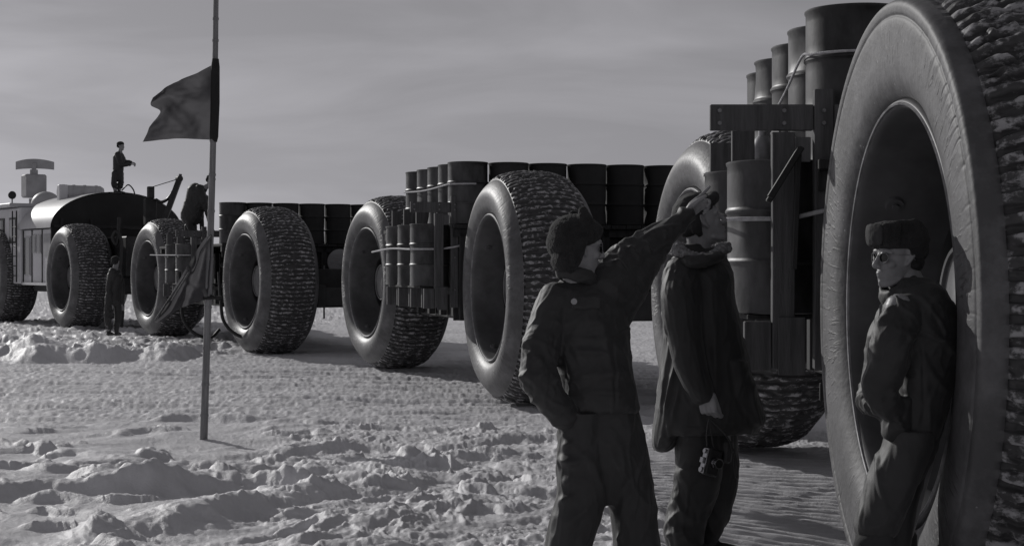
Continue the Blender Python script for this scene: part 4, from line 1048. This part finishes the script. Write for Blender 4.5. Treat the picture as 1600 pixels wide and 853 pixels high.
sh = Shape(); boot(sh, ft1b, (.5, -1, 0)); bt = sh.build('boot', M['leather'], p1, .008, 2, origin=inv)
sh = Shape()
sh.stack(sl(Y1, [(622, 882, 990, .125, 0), (650, 877, 998, .140, 0), (690, 880, 1006, .140, 0), (730, 895, 1004, .12, 0), (765, 922, 985, .085, 0), (790, 935, 970, .05, 0)]))
sh.stack(sl(Y1 - .03, [(640, 874, 950, .13, 0), (700, 868, 948, .13, 0), (760, 868, 950, .12, 0), (800, 862, 944, .115, 0), (853, 851, 928, .11, 0), (900, 843, 918, .105, 0), (945, 846, 905, .09, 0), (960, 850, 900, .07, 0)]))
sh.stack(sl(Y1 + .04, [(640, 935, 1000, .13, 0), (700, 938, 1014, .13, 0), (760, 944, 1022, .125, 0), (800, 951, 1028, .12, 0), (853, 957, 1035, .115, 0), (900, 962, 1038, .105, 0), (945, 968, 1030, .09, 0), (960, 975, 1025, .07, 0)]))
fo = [(at(868, 716, Y1 - .12), at(905, 724, Y1 - .16), .018, .018), (at(866, 756, Y1 - .12), at(900, 752, Y1 - .16), .018, .016), (at(864, 786, Y1 - .1), at(895, 776, Y1 - .15), .018, .018), (at(870, 700, Y1 - .12), at(893, 692, Y1 - .15), .016, .014), (at(968, 850, Y1 - .02), at(962, 832, Y1 - .06), .015, .014), (at(884, 820, Y1 - .15), at(925, 790, Y1 - .15), .02, .012)]
sh.build('trousers', M['trouser'], p1, .006, 3, cloth(.8, 1, 2, .6, fo), inv)
sh = Shape()
sh.stack(sl(Y1, [(432, 880, 938, .065, .01), (446, 866, 952, .095, .02), (462, 858, 968, .125, .02), (490, 852, 982, .145, .02), (530, 858, 984, .155, .01), (575, 866, 990, .158, 0), (605, 870, 996, .155, 0), (628, 874, 999, .155, 0), (638, 878, 1001, .150, 0), (645, 880, 996, .13, 0)]), ex=2.2)
sh.tube([at(870, 468, Y1 - .02), at(852, 520, Y1 - .06), at(842, 560, Y1 - .10), at(843, 592, Y1 - .14), at(862, 625, Y1 - .15), at(886, 654, Y1 - .10)], [.082, .088, .086, .080, .068, .058])
sh.tube([at(950, 452, Y1 + .04), at(968, 425, Y1 + .12), at(1000, 395, Y1 + .20), at(1035, 368, Y1 + .28), at(1072, 338, Y1 + .345)], [.120, .112, .088, .070, .046])
sh.tube([at(955, 500, Y1 + .04), at(985, 440, Y1 + .12), at(1020, 400, Y1 + .22)], [.09, .10, .06])
fo = [(at(822, 575, Y1 - .14), at(846, 560, Y1 - .2), .018, .022), (at(853, 600, Y1 - .2), at(880, 590, Y1 - .18), .016, .016), (at(870, 548, Y1 - .15), at(960, 552, Y1 - .15), .014, .010), (at(880, 590, Y1 - .16), at(985, 580, Y1 - .13), .018, .014), (at(885, 618, Y1 - .16), at(990, 612, Y1 - .13), .016, .012),
      (at(960, 402, Y1 + .0), at(978, 430, Y1), .014, .018), (at(982, 382, Y1 + .08), at(1000, 410, Y1 + .08), .014, .02), (at(1003, 366, Y1 + .12), at(1018, 392, Y1 + .12), .013, .018), (at(1035, 350, Y1 + .2), at(1045, 372, Y1 + .2), .012, .012), (at(940, 500, Y1 - .13), at(958, 630, Y1 - .13), .014, .014)]
fo += [(at(875, 470, Y1 - .14), at(872, 640, Y1 - .17), .006, -.008), (at(958, 470, Y1 - .12), at(962, 636, Y1 - .15), .006, -.010), (at(964, 470, Y1 - .12), at(968, 636, Y1 - .15), .005, .006), (at(862, 470, Y1 - .08), at(866, 540, Y1 - .15), .006, -.008), (at(880, 616, Y1 - .16), at(996, 616, Y1 - .15), .006, -.008), (at(895, 545, Y1 - .16), at(950, 545, Y1 - .16), .005, .006), (at(897, 520, Y1 - .16), at(950, 518, Y1 - .16), .005, -.006)]
jk = sh.build('jacket', M['cloth1'], p1, .006, 3, cloth(.9, 1, 5, 1, fo), inv)
sh = Shape()      # stand collar and throat flap
col = [hP(-.085, 0, -.085), hP(-.05, .06, -.095), hP(.01, .075, -.11), hP(.055, .05, -.135), hP(.07, 0, -.145), hP(.055, -.05, -.135), hP(.01, -.075, -.11), hP(-.05, -.06, -.095), hP(-.085, 0, -.085)]
sh.tube([c_ - np.array([0, 0, .006]) for c_ in col], [.015] * 9, n=14, flat=2.3, side=(0, 0, 1))
sh.stack(sl(Y1 - .115, [(462, 893, 940, .020, 0), (483, 895, 938, .020, 0)]), ex=4)
sh.build('collar', M['cloth1'], jk, .006, 2, cloth(.35, 1.5, 3), inv)
b = MB(); c_ = at(897, 471, Y1 - .150) - inv; b.cyl(c_ + Vector((0, .01, 0)), c_ - Vector((0, .004, 0)), .013, n=20); b.build('button', M['button'], jk)
sh = Shape()      # pile cap with ear flaps tied on top
cc = at(899, 377, Y1 + .01)
f_, s_, u_ = frame_of((0.88, 0.36, 0.0))
rot = np.stack([f_, s_, u_], 1)
sh.ball(hP(-.012, 0, .062), (.117, .104, .082), 28, rot)
sh.ball(hP(-.050, 0, .02), (.085, .105, .085), 24, rot)
sh.ball(hP(-.070, .02, -.050), (.055, .075, .055), 24, rot)
sh.tube([hP(-.03, .085, .02), hP(-.05, .082, -.04), hP(-.06, .06, -.085)], [.030, .030, .02])
sh.tube([hP(.062, -.045, .070), hP(.078, 0, .074), hP(.062, .045, .070)], [.028, .030, .028])
sh.tube([hP(.0, .088, .06), hP(0, .085, .10), hP(.0, .050, .150)], [.020, .032, .022], flat=.6); sh.tube([hP(.0, -.085, .06), hP(0, -.08, .10), hP(.0, -.04, .14)], [.02, .03, .02], flat=.6)
sh.build('cap', M['fur'], p1, .006, 2, pile(.005), inv)
hPl = lambda a, b_, c_: Vector(hP(a, b_, c_)) - inv
glasses(hPl, p1)

# --- man in the long parka looking up, camera in his hand
Y2 = 7.9
p2 = empty('person', (at(1105, 500, Y2).x, Y2, gh(at(1105, 500, Y2).x, Y2)))
tag(p2, 'person in long hooded parka with pale fur collar looking up, camera in lowered hand', 'person')
inv = Vector(p2.location)
hc = at(1096, 346, Y2)
sh = Shape(); FD2 = (0.94, 0.10, 0.34)
hP = head(sh, hc, FD2, 1.05)
sh.tube([hP(-.035, 0, -.06), at(1093, 395, Y2), at(1092, 425, Y2)], [.062, .062, .08])
sh.stack(sl(Y2, [(405, 1065, 1122, .10, 0), (430, 1055, 1132, .15, 0), (520, 1060, 1142, .14, 0), (600, 1062, 1145, .13, 0), (690, 1060, 1145, .12, 0)]))
rs, re_, rw = at(1068, 430, Y2 - .14), at(1075, 530, Y2 - .20), at(1100, 612, Y2 - .22)
sh.tube([rs, re_, rw], [.055, .045, .030]); sh.tube([at(1090, 430, Y2 + .15), at(1105, 530, Y2 + .2), at(1120, 610, Y2 + .2)], [.055, .045, .03])
hand(sh, rw + Vector((.01, 0, 0)), Vector((.14, -.02, -1)), Vector((.55, .8, 0)), (58, 62, 66, 70), 1.08, side=1, thumb=10)
hand(sh, at(1120, 612, Y2 + .2), Vector((.1, 0, -1)), Vector((.3, -1, 0)), (30, 35, 40, 45), 1.0)
ft2a, ft2b = Vector((at(1070, 850, Y2 - .08).x, Y2 - .08, 0)), Vector((at(1106, 850, Y2 + .14).x, Y2 + .14, 0))
for ft in (ft2a, ft2b): ft.z = gh(ft.x, ft.y) + .09
sh.tube([at(1090, 690, Y2 - .05), at(1078, 780, Y2 - .07), ft2a + Vector((0, 0, .05))], [.08, .055, .045]); sh.tube([at(1118, 690, Y2 + .06), at(1120, 760, Y2 + .1), ft2b + Vector((0, 0, .05))], [.08, .055, .045])
sh.build('body', M['skin'], p2, .0045, 3, origin=inv)
for ft in (ft2a, ft2b):
    sh = Shape(); boot(sh, ft, (1, -.25, 0), 1.05); sh.build('boot', M['felt'], p2, .008, 2, origin=inv)
sh = Shape()
sh.stack(sl(Y2, [(640, 1060, 1140, .14, 0), (690, 1062, 1146, .13, 0), (720, 1075, 1140, .11, 0)]))
sh.stack(sl(Y2 - .05, [(660, 1052, 1130, .12, 0), (690, 1054, 1130, .12, 0), (723, 1053, 1130, .12, 0), (750, 1052, 1127, .115, 0), (790, 1043, 1115, .11, 0), (820, 1036, 1105, .105, 0), (850, 1040, 1098, .10, 0), (872, 1046, 1095, .085, 0), (882, 1050, 1090, .06, 0)]))
sh.stack(sl(Y2 + .10, [(660, 1090, 1152, .12, 0), (690, 1092, 1153, .12, 0), (745, 1096, 1153, .11, 0), (782, 1094, 1147, .10, 0), (819, 1088, 1133, .095, 0), (846, 1082, 1120, .09, 0), (856, 1086, 1112, .06, 0)]))
fo = [(at(1046, 742, Y2 - .12), at(1078, 730, Y2 - .17), .018, .02), (at(1040, 786, Y2 - .12), at(1066, 768, Y2 - .17), .018, .02), (at(1036, 838, Y2 - .1), at(1075, 826, Y2 - .16), .018, .02), (at(1044, 812, Y2 - .12), at(1060, 800, Y2 - .15), .016, .012)]
sh.build('trousers', M['trouser2'], p2, .006, 3, cloth(.8, 1, 12, .6, fo), inv)
sh = Shape()
sh.stack(sl(Y2, [(386, 1070, 1122, .08, 0), (400, 1054, 1134, .14, 0), (425, 1040, 1145, .20, 0), (470, 1036, 1150, .225, 0), (540, 1034, 1165, .21, 0), (590, 1030, 1174, .21, 0), (633, 1026, 1186, .215, 0), (662, 1022, 1190, .22, 0), (676, 1026, 1184, .20, 0)]), ex=2.2)
sh.stack(sl(Y2 + .02, [(560, 1032, 1080, .14, 0), (640, 1022, 1070, .15, 0), (690, 1016, 1056, .13, 0), (706, 1020, 1040, .07, 0)]), ex=2.4)
sh.stack(sl(Y2 - .05, [(560, 1110, 1166, .14, 0), (633, 1120, 1188, .14, 0), (656, 1135, 1195, .12, 0), (668, 1150, 1190, .08, 0)]), ex=2.4)
sh.tube([at(1068, 428, Y2 - .13), at(1064, 470, Y2 - .19), at(1070, 530, Y2 - .21), at(1082, 580, Y2 - .22), at(1097, 614, Y2 - .22)], [.10, .105, .092, .080, .062])
fo = [(at(1046, 425, Y2 - .2), at(1040, 520, Y2 - .22), .012, .018), (at(1056, 430, Y2 - .22), at(1048, 500, Y2 - .26), .010, .016), (at(1066, 440, Y2 - .26), at(1056, 500, Y2 - .28), .010, .014), (at(1040, 540, Y2 - .1), at(1030, 640, Y2 - .1), .014, .02), (at(1054, 560, Y2 - .16), at(1036, 680, Y2 - .1), .014, .018), (at(1062, 600, Y2 - .18), at(1044, 690, Y2 - .12), .012, .014), (at(1112, 440, Y2 - .2), at(1120, 640, Y2 - .2), .016, .012), (at(1058, 555, Y2 - .24), at(1090, 612, Y2 - .27), .014, .016)]
fo += [(at(1066, 405, Y2 - .2), at(1082, 470, Y2 - .26), .006, -.008), (at(1115, 420, Y2 - .22), at(1128, 650, Y2 - .24), .006, -.009), (at(1030, 668, Y2 - .2), at(1184, 660, Y2 - .22), .006, -.006), (at(1092, 560, Y2 - .28), at(1104, 600, Y2 - .28), .006, -.006), (at(1124, 560, Y2 - .22), at(1158, 560, Y2 - .22), .006, .008)]
jk = sh.build('parka', M['cloth2'], p2, .006, 3, cloth(.85, 1, 21, .5, fo), inv)
sh = Shape()      # fur ruff of the lowered hood
sh.tube([at(1128, 388, Y2 - .06), at(1108, 400, Y2 - .15), at(1078, 398, Y2 - .17), at(1057, 388, Y2 - .14), at(1056, 388, Y2 + .06), at(1080, 388, Y2 + .18), at(1128, 388, Y2 + .10), at(1134, 388, Y2)], [.026, .020, .022, .038, .032, .026, .028, .026])
sh.build('fur_collar', M['furpale'], jk, .005, 1, pile(.016, 38), inv)
sh = Shape(); sh.tube([at(1124, 400, Y2 - .15), at(1098, 408, Y2 - .20), at(1072, 408, Y2 - .18), at(1062, 400, Y2 + .05)], [.030, .040, .038, .04])
sh.stack([(at(1084, 0, Y2).x, Y2, at(0, 412, Y2).z, .10, .13), (at(1082, 0, Y2).x, Y2, at(0, 396, Y2).z, .085, .11), (at(1078, 0, Y2).x, Y2, at(0, 380, Y2).z, .06, .08)])
sh.build('hood', M['cloth2'], jk, .007, 3, cloth(.7, 1.3, 9), inv)
sh = Shape(); f_, s_, u_ = frame_of(FD2); rot = np.stack([f_, s_, u_], 1)
sh.ball(hP(-.020, 0, .068), (.112, .100, .085), 28, rot); sh.ball(hP(-.062, 0, .01), (.070, .092, .075), 24, rot)
sh.tube([hP(.070, -.05, .085), hP(.092, 0, .090), hP(.070, .05, .085)], [.032, .034, .032]); sh.tube([hP(-.045, .085, .03), hP(-.05, .085, -.02), hP(-.045, .075, -.05)], [.034, .030, .020], flat=.6, side=np.cross(FD2, (0, 0, 1)))
sh.build('cap', M['cap_cloth'], p2, .006, 2, cloth(.4, 2, 5), inv)
# the camera he carries by its strap
cb = at(1112, 722, Y2 - .24)
b = MB(); b.box(-.066, .066, -.022, .022, -.040, .040, bev=.008); ko = b.build('film_camera', M['black'], None, True, cb); ko.rotation_euler = (R(4), R(-74), R(25))
tag(ko, 'small film camera hanging by its strap from the hand of the man in the parka', 'camera')
b = MB(); b.box(-.062, .062, -.018, .018, .040, .050, bev=.003); b.cyl((.045, 0, .05), (.045, 0, .060), .011, n=16); b.cyl((-.045, 0, .05), (-.045, 0, .058), .013, n=16); b.box(-.015, .015, -.014, .014, .05, .064, bev=.003); b.build('top_plate', M['chrome'], ko)
b = MB(); b.cyl((0, -.022, 0), (0, -.040, 0), .028, .026, 28); b.cyl((0, -.040, 0), (0, -.062, 0), .024, .025, 28); l_ = b.build('lens', M['chrome'], ko)
b = MB(); b.cyl((0, -.0625, 0), (0, -.0635, 0), .020, n=28); b.build('glass', M['lens'], l_)
b = MB(); im = ko.matrix_basis.inverted()
b.tube(spline([tuple(im @ q) for q in (cb + Vector((-.02, 0, .06)), at(1104, 680, Y2 - .25), at(1108, 655, Y2 - .27), at(1112, 680, Y2 - .24), cb + Vector((.03, 0, -.06)))], 5).tolist(), .0035, 6)
b.tube(spline([tuple(im @ q) for q in (at(1110, 655, Y2 - .25), at(1135, 680, Y2 - .24), at(1150, 715, Y2 - .22), at(1152, 745, Y2 - .22), at(1148, 738, Y2 - .22), at(1140, 690, Y2 - .23), at(1112, 657, Y2 - .25))], 5).tolist(), .0035, 6)
b.build('strap', M['leather'], ko)
b = MB(); q = at(1136, 706, Y2 - .21); b.box(-.022, .022, -.022, .022, -.055, .055, bev=.012)
kc = b.build('camera_case', M['leather'], None, True, q); tag(kc, 'dark leather camera case dangling beside the film camera', 'camera case'); kc.rotation_euler = (0, R(6), R(20))

# --- man in sunglasses leaning on the big wheel
Y3 = 6.3
p3 = empty('person', (at(1430, 600, Y3).x, Y3, gh(at(1430, 600, Y3).x, Y3)))
tag(p3, 'person in sunglasses and flat topped pile cap smiling, leaning back against the nearest wheel', 'person')
inv = Vector(p3.location)
hc = at(1402, 402, Y3); FD3 = (-0.90, -0.36, -0.02)
sh = Shape(); hP = head(sh, hc, FD3, .98, smile=True)
sh.tube([hP(-.03, 0, -.06), at(1422, 445, Y3), at(1425, 470, Y3)], [.058, .060, .08])
sh.stack(sl(Y3, [(450, 1400, 1458, .08, 0), (480, 1388, 1470, .14, 0), (560, 1385, 1470, .13, 0), (640, 1390, 1468, .12, 0), (700, 1395, 1460, .12, 0)]))
sh.tube([at(1405, 480, Y3 - .14), at(1390, 570, Y3 - .17), at(1392, 636, Y3 - .13)], [.055, .045, .028]); sh.tube([at(1405, 480, Y3 + .14), at(1385, 570, Y3 + .16), at(1380, 634, Y3 + .0)], [.055, .045, .028])
hand(sh, at(1400, 640, Y3 - .10), Vector((.8, .25, -.25)), Vector((0.2, .9, -.3)), (40, 45, 50, 55), .95)
hand(sh, at(1388, 638, Y3 - .03), Vector((.9, 0, -.2)), Vector((0.1, .9, -.3)), (40, 45, 50, 55), .95)
ft3a = Vector((at(1330, 850, Y3 - .10).x - .03, Y3 - .10, 0)); ft3b = Vector((at(1370, 850, Y3 + .12).x, Y3 + .12, 0))
for ft in (ft3a, ft3b): ft.z = gh(ft.x, ft.y) + .09
sh.tube([at(1420, 690, Y3 - .05), at(1368, 835, Y3 - .09), ft3a + Vector((0, 0, .05))], [.08, .055, .045]); sh.tube([at(1435, 690, Y3 + .06), at(1405, 835, Y3 + .09), ft3b + Vector((0, 0, .05))], [.08, .055, .045])
sh.build('body', M['skin_tan'], p3, .0045, 3, origin=inv)
for nm, ft, kx in (('a', ft3a, 1367), ('b', ft3b, 1405)):
    sh = Shape(); boot(sh, ft, (-1, -.2, 0), 1.1)
    kn = at(kx, 845, ft.y); sh.tube([kn, kn.lerp(ft, .5), ft + Vector((0, 0, .04))], [.078, .068, .062])
    sh.build('tall_boot', M['felt'], p3, .008, 2, cloth(.3), inv)
sh = Shape()
sh.stack(sl(Y3, [(650, 1390, 1472, .14, 0), (690, 1388, 1464, .14, 0), (725, 1386, 1450, .12, 0), (755, 1384, 1434, .08, 0)]))
sh.stack(sl(Y3 - .07, [(670, 1386, 1460, .12, 0), (700, 1376, 1456, .12, 0), (740, 1356, 1440, .118, 0), (780, 1344, 1424, .112, 0), (815, 1334, 1410, .105, 0), (832, 1335, 1402, .095, 0), (840, 1342, 1395, .06, 0)]))
sh.stack(sl(Y3 + .08, [(670, 1392, 1468, .12, 0), (700, 1390, 1462, .12, 0), (750, 1376, 1444, .11, 0), (800, 1370, 1432, .10, 0), (850, 1366, 1424, .10, 0), (880, 1366, 1420, .08, 0)]))
fo = [(at(1362, 826, Y3 - .17), at(1408, 800, Y3 - .15), .014, .012), (at(1384, 690, Y3 - .15), at(1372, 730, Y3 - .15), .014, .010)]
sh.build('trousers', M['trouser3'], p3, .006, 3, cloth(.55, 1, 31, .5, fo), inv)
sh = Shape()
sh.stack(sl(Y3, [(434, 1404, 1450, .075, 0), (444, 1392, 1466, .13, 0), (458, 1386, 1480, .17, 0), (490, 1380, 1492, .19, 0), (540, 1380, 1494, .185, 0), (590, 1382, 1490, .175, 0), (640, 1382, 1480, .165, 0), (672, 1384, 1470, .165, 0), (690, 1390, 1462, .14, 0)]), ex=2.3)
sh.stack(sl(Y3 - .10, [(620, 1384, 1420, .07, 0), (655, 1378, 1422, .075, 0), (680, 1380, 1420, .07, 0), (688, 1390, 1412, .05, 0)]), ex=3)
sh.tube([at(1410, 490, Y3 - .13), at(1394, 528, Y3 - .18), at(1388, 570, Y3 - .18), at(1372, 604, Y3 - .17), at(1388, 634, Y3 - .15), at(1412, 640, Y3 - .11)], [.080, .086, .078, .070, .058, .045])
sh.tube([at(1405, 486, Y3 + .13), at(1388, 530, Y3 + .17), at(1378, 580, Y3 + .17), at(1366, 612, Y3 + .10), at(1360, 630, Y3 + .0), at(1384, 640, Y3 - .06)], [.085, .085, .075, .068, .055, .045])
fo = [(at(1380, 490, Y3 - .2), at(1372, 530, Y3 - .2), .014, .014), (at(1368, 540, Y3 - .2), at(1374, 580, Y3 - .22), .02, .016), (at(1358, 590, Y3 - .15), at(1376, 620, Y3 - .22), .014, .02), (at(1378, 622, Y3 - .2), at(1400, 612, Y3 - .22), .012, .016), (at(1392, 640, Y3 - .18), at(1414, 672, Y3 - .18), .010, .016), (at(1398, 468, Y3 - .2), at(1382, 485, Y3 - .18), .014, .012)]
fo += [(at(1412, 462, Y3 - .2), at(1420, 540, Y3 - .2), .006, -.009), (at(1392, 668, Y3 - .18), at(1470, 662, Y3 - .17), .006, -.007), (at(1440, 470, Y3 - .18), at(1444, 660, Y3 - .17), .005, -.006), (at(1400, 462, Y3 - .15), at(1470, 470, Y3 - .17), .006, -.006)]
jk = sh.build('jacket', M['cloth3'], p3, .006, 3, cloth(.85, 1, 44, .8, fo), inv)
sh = Shape(); col = [hP(-.085, 0, -.095), hP(-.05, .055, -.10), hP(.01, .070, -.125), hP(.050, .04, -.155), hP(.055, 0, -.165), hP(.050, -.04, -.155), hP(.01, -.070, -.125), hP(-.05, -.055, -.10), hP(-.085, 0, -.095)]
sh.tube(col, [.014] * 9, n=14, flat=2.2, side=(0, 0, 1)); sh.build('collar', M['cloth3'], jk, .006, 2, cloth(.3, 1.5, 3), inv)
sh = Shape(); rot = np.stack(frame_of(FD3), 1)
f_, s_, u_ = frame_of(FD3)
def capring(u, fr, bk, hw, n=32):
    th = np.linspace(0, 2 * math.pi, n, endpoint=False); cs = np.cos(th); ff = np.where(cs > 0, fr * np.abs(cs) ** .7 * 1, -bk * np.abs(cs) ** .8); ss = hw * np.sign(np.sin(th)) * np.abs(np.sin(th)) ** .8
    return np.array([hP(a, b_, u) for a, b_ in zip(ff, ss)])
sh.rings([capring(*q) for q in ((.030, .090, .100, .080), (.05, .094, .106, .084), (.10, .096, .110, .087), (.132, .094, .112, .087), (.143, .082, .102, .079), (.147, .05, .07, .05))])
sh.tube([hP(.088, -.060, .090), hP(.104, -.03, .090), hP(.110, 0, .090), hP(.104, .03, .090), hP(.088, .060, .090)], [.014] * 5, flat=3.2, side=u_)
sh.tube([hP(-.04, .088, .03), hP(-.045, .093, .08), hP(-.03, .080, .125)], [.044, .048, .034], flat=.35, side=s_); sh.tube([hP(-.04, -.088, .03), hP(-.045, -.093, .08), hP(-.03, -.080, .125)], [.044, .048, .034], flat=.35, side=s_)
sh.ball(hP(-.085, 0, .03), (.042, .080, .06), 20, rot)
cp = sh.build('cap', M['fur'], p3, .0045, 2, cloth(.35, 1.4, 8, 1, [(hP(.105, -.045, .05), hP(.08, -.02, .155), .006, -.012), (hP(.04, -.09, .03), hP(.03, -.085, .155), .006, -.014), (hP(.04, -.02, .150), hP(-.08, .0, .150), .012, -.012)]), inv)
sh = Shape(); sh.tube([hP(.108, -.045, .092), hP(.120, 0, .094), hP(.108, .045, .092)], [.011] * 3, flat=4.0, side=u_)
sh.build('front_flap', M['felt'], cp, .005, 2, pile(.003), inv)
sh = Shape(); sh.ball(hP(-.052, 0, -.020), (.060, .074, .055), 22, rot); sh.build('hair', M['hair'], p3, .005, 1, pile(.004, 60), inv)
glasses(lambda a, b_, c_: Vector(hP(a, b_, c_)) - inv, p3)

# --- distant figures
def far_person(name_label, Y_, feet, hip, chest, headp, hands, face, group=None, wide=1.0, feet2=None):
    """feet, hip, chest, head as pixels; sizes in metres at distance Y_"""
    fz = at(*feet, Y_); root = empty('person', tuple(fz)); tag(root, name_label, 'person', group); inv = Vector(fz)
    H = at(*hip, Y_); C = at(*chest, Y_); Hd = at(*headp, Y_)
    sh = Shape(); hP = head(sh, Hd, face, 1.0)
    sh.tube([Hd - Vector((0, 0, .05)), C + (Hd - C) * .3], [.055, .07]); sh.tube([C, H], [.085, .085])
    fz2 = at(*(feet2 or (feet[0] + 3, feet[1])), Y_ + .1)
    for q, e in ((fz, -.06), (fz2, .06)):
        sh.tube([H + Vector((e, e, 0)), (H + q) / 2 + Vector((e, e - .02, 0)), q + Vector((0, 0, .08))], [.075, .055, .045])
    for hp, e in zip(hands, (-.10, .12)):
        el, hd = at(*hp[0], Y_ + e), at(*hp[1], Y_ + e)
        S_ = C + Vector((0, e, .06)); sh.tube([S_, el, hd], [.05, .042, .03])
        d = (hd - el).normalized(); hand(sh, hd, d, Vector((0, .3, -1)) if abs(d.z) < .8 else Vector((0, 1, 0)), (35, 40, 45, 50), .95)
    sh.build('body', M['skin'], root, .009, 2, origin=inv)
    sh = Shape(); top = C + (Hd - C) * .25
    sh.tube([top, C, (C + H) / 2, H - Vector((0, 0, .10))], [.10, .185 * wide, .165 * wide, .165 * wide], flat=.72, side=(0, 1, 0))
    for hp, e in zip(hands, (-.10, .12)):
        el, hd = at(*hp[0], Y_ + e), at(*hp[1], Y_ + e); sh.tube([C + Vector((0, e * 1.3, .08)), el, el.lerp(hd, .9)], [.10, .078, .055])
    sh.build('jacket', M['cloth1'], root, .012, 2, cloth(.8), inv)
    sh = Shape()
    for q, e in ((fz, -.06), (fz2, .06)):
        sh.tube([H + Vector((e, e, .03)), (H + q) / 2 + Vector((e, e - .02, 0)), q + Vector((0, 0, .17))], [.105, .085, .070])
    sh.build('trousers', M['trouser'], root, .012, 2, cloth(.7), inv)
    for q in (fz, fz2):
        sh = Shape(); boot(sh, q + Vector((0, 0, .08)), (face[0], face[1], 0)); sh.build('boot', M['leather'], root, .010, 1, origin=inv)
    sh = Shape(); f_, s_, u_ = frame_of(face); rot = np.stack([f_, s_, u_], 1); sh.ball(hP(-.02, 0, .075), (.115, .10, .075), 22, rot); sh.ball(hP(-.06, 0, .02), (.07, .09, .07), 20, rot)
    sh.build('cap', M['fur'], root, .009, 1, pile(.004), inv)
    return root
far_person('person standing on top of the arched locomotive roof, hands held forward', 46.8, (180, 303), (184, 272), (186, 246), (189, 229), [((190, 257), (204, 257)), ((194, 252), (205, 254))], (1, -.3, 0), 'crew working on the train', feet2=(186, 303))
far_person('person standing on the snow between the two wheels left of the flagpole', 36.2, (170, 524), (177, 462), (179, 430), (181, 410), [((170, 448), (172, 474)), ((190, 446), (190, 476))], (.2, 1, 0), 'crew working on the train', .95, feet2=(182, 524))
far_person('person bent over on the far trailer deck, just left of the flagpole', 36.4, (304, 374), (299, 330), (313, 300), (329, 284), [((324, 330), (330, 356)), ((314, 330), (316, 362))], (.8, -.4, -.45), 'crew working on the train', 1.6, feet2=(292, 374))
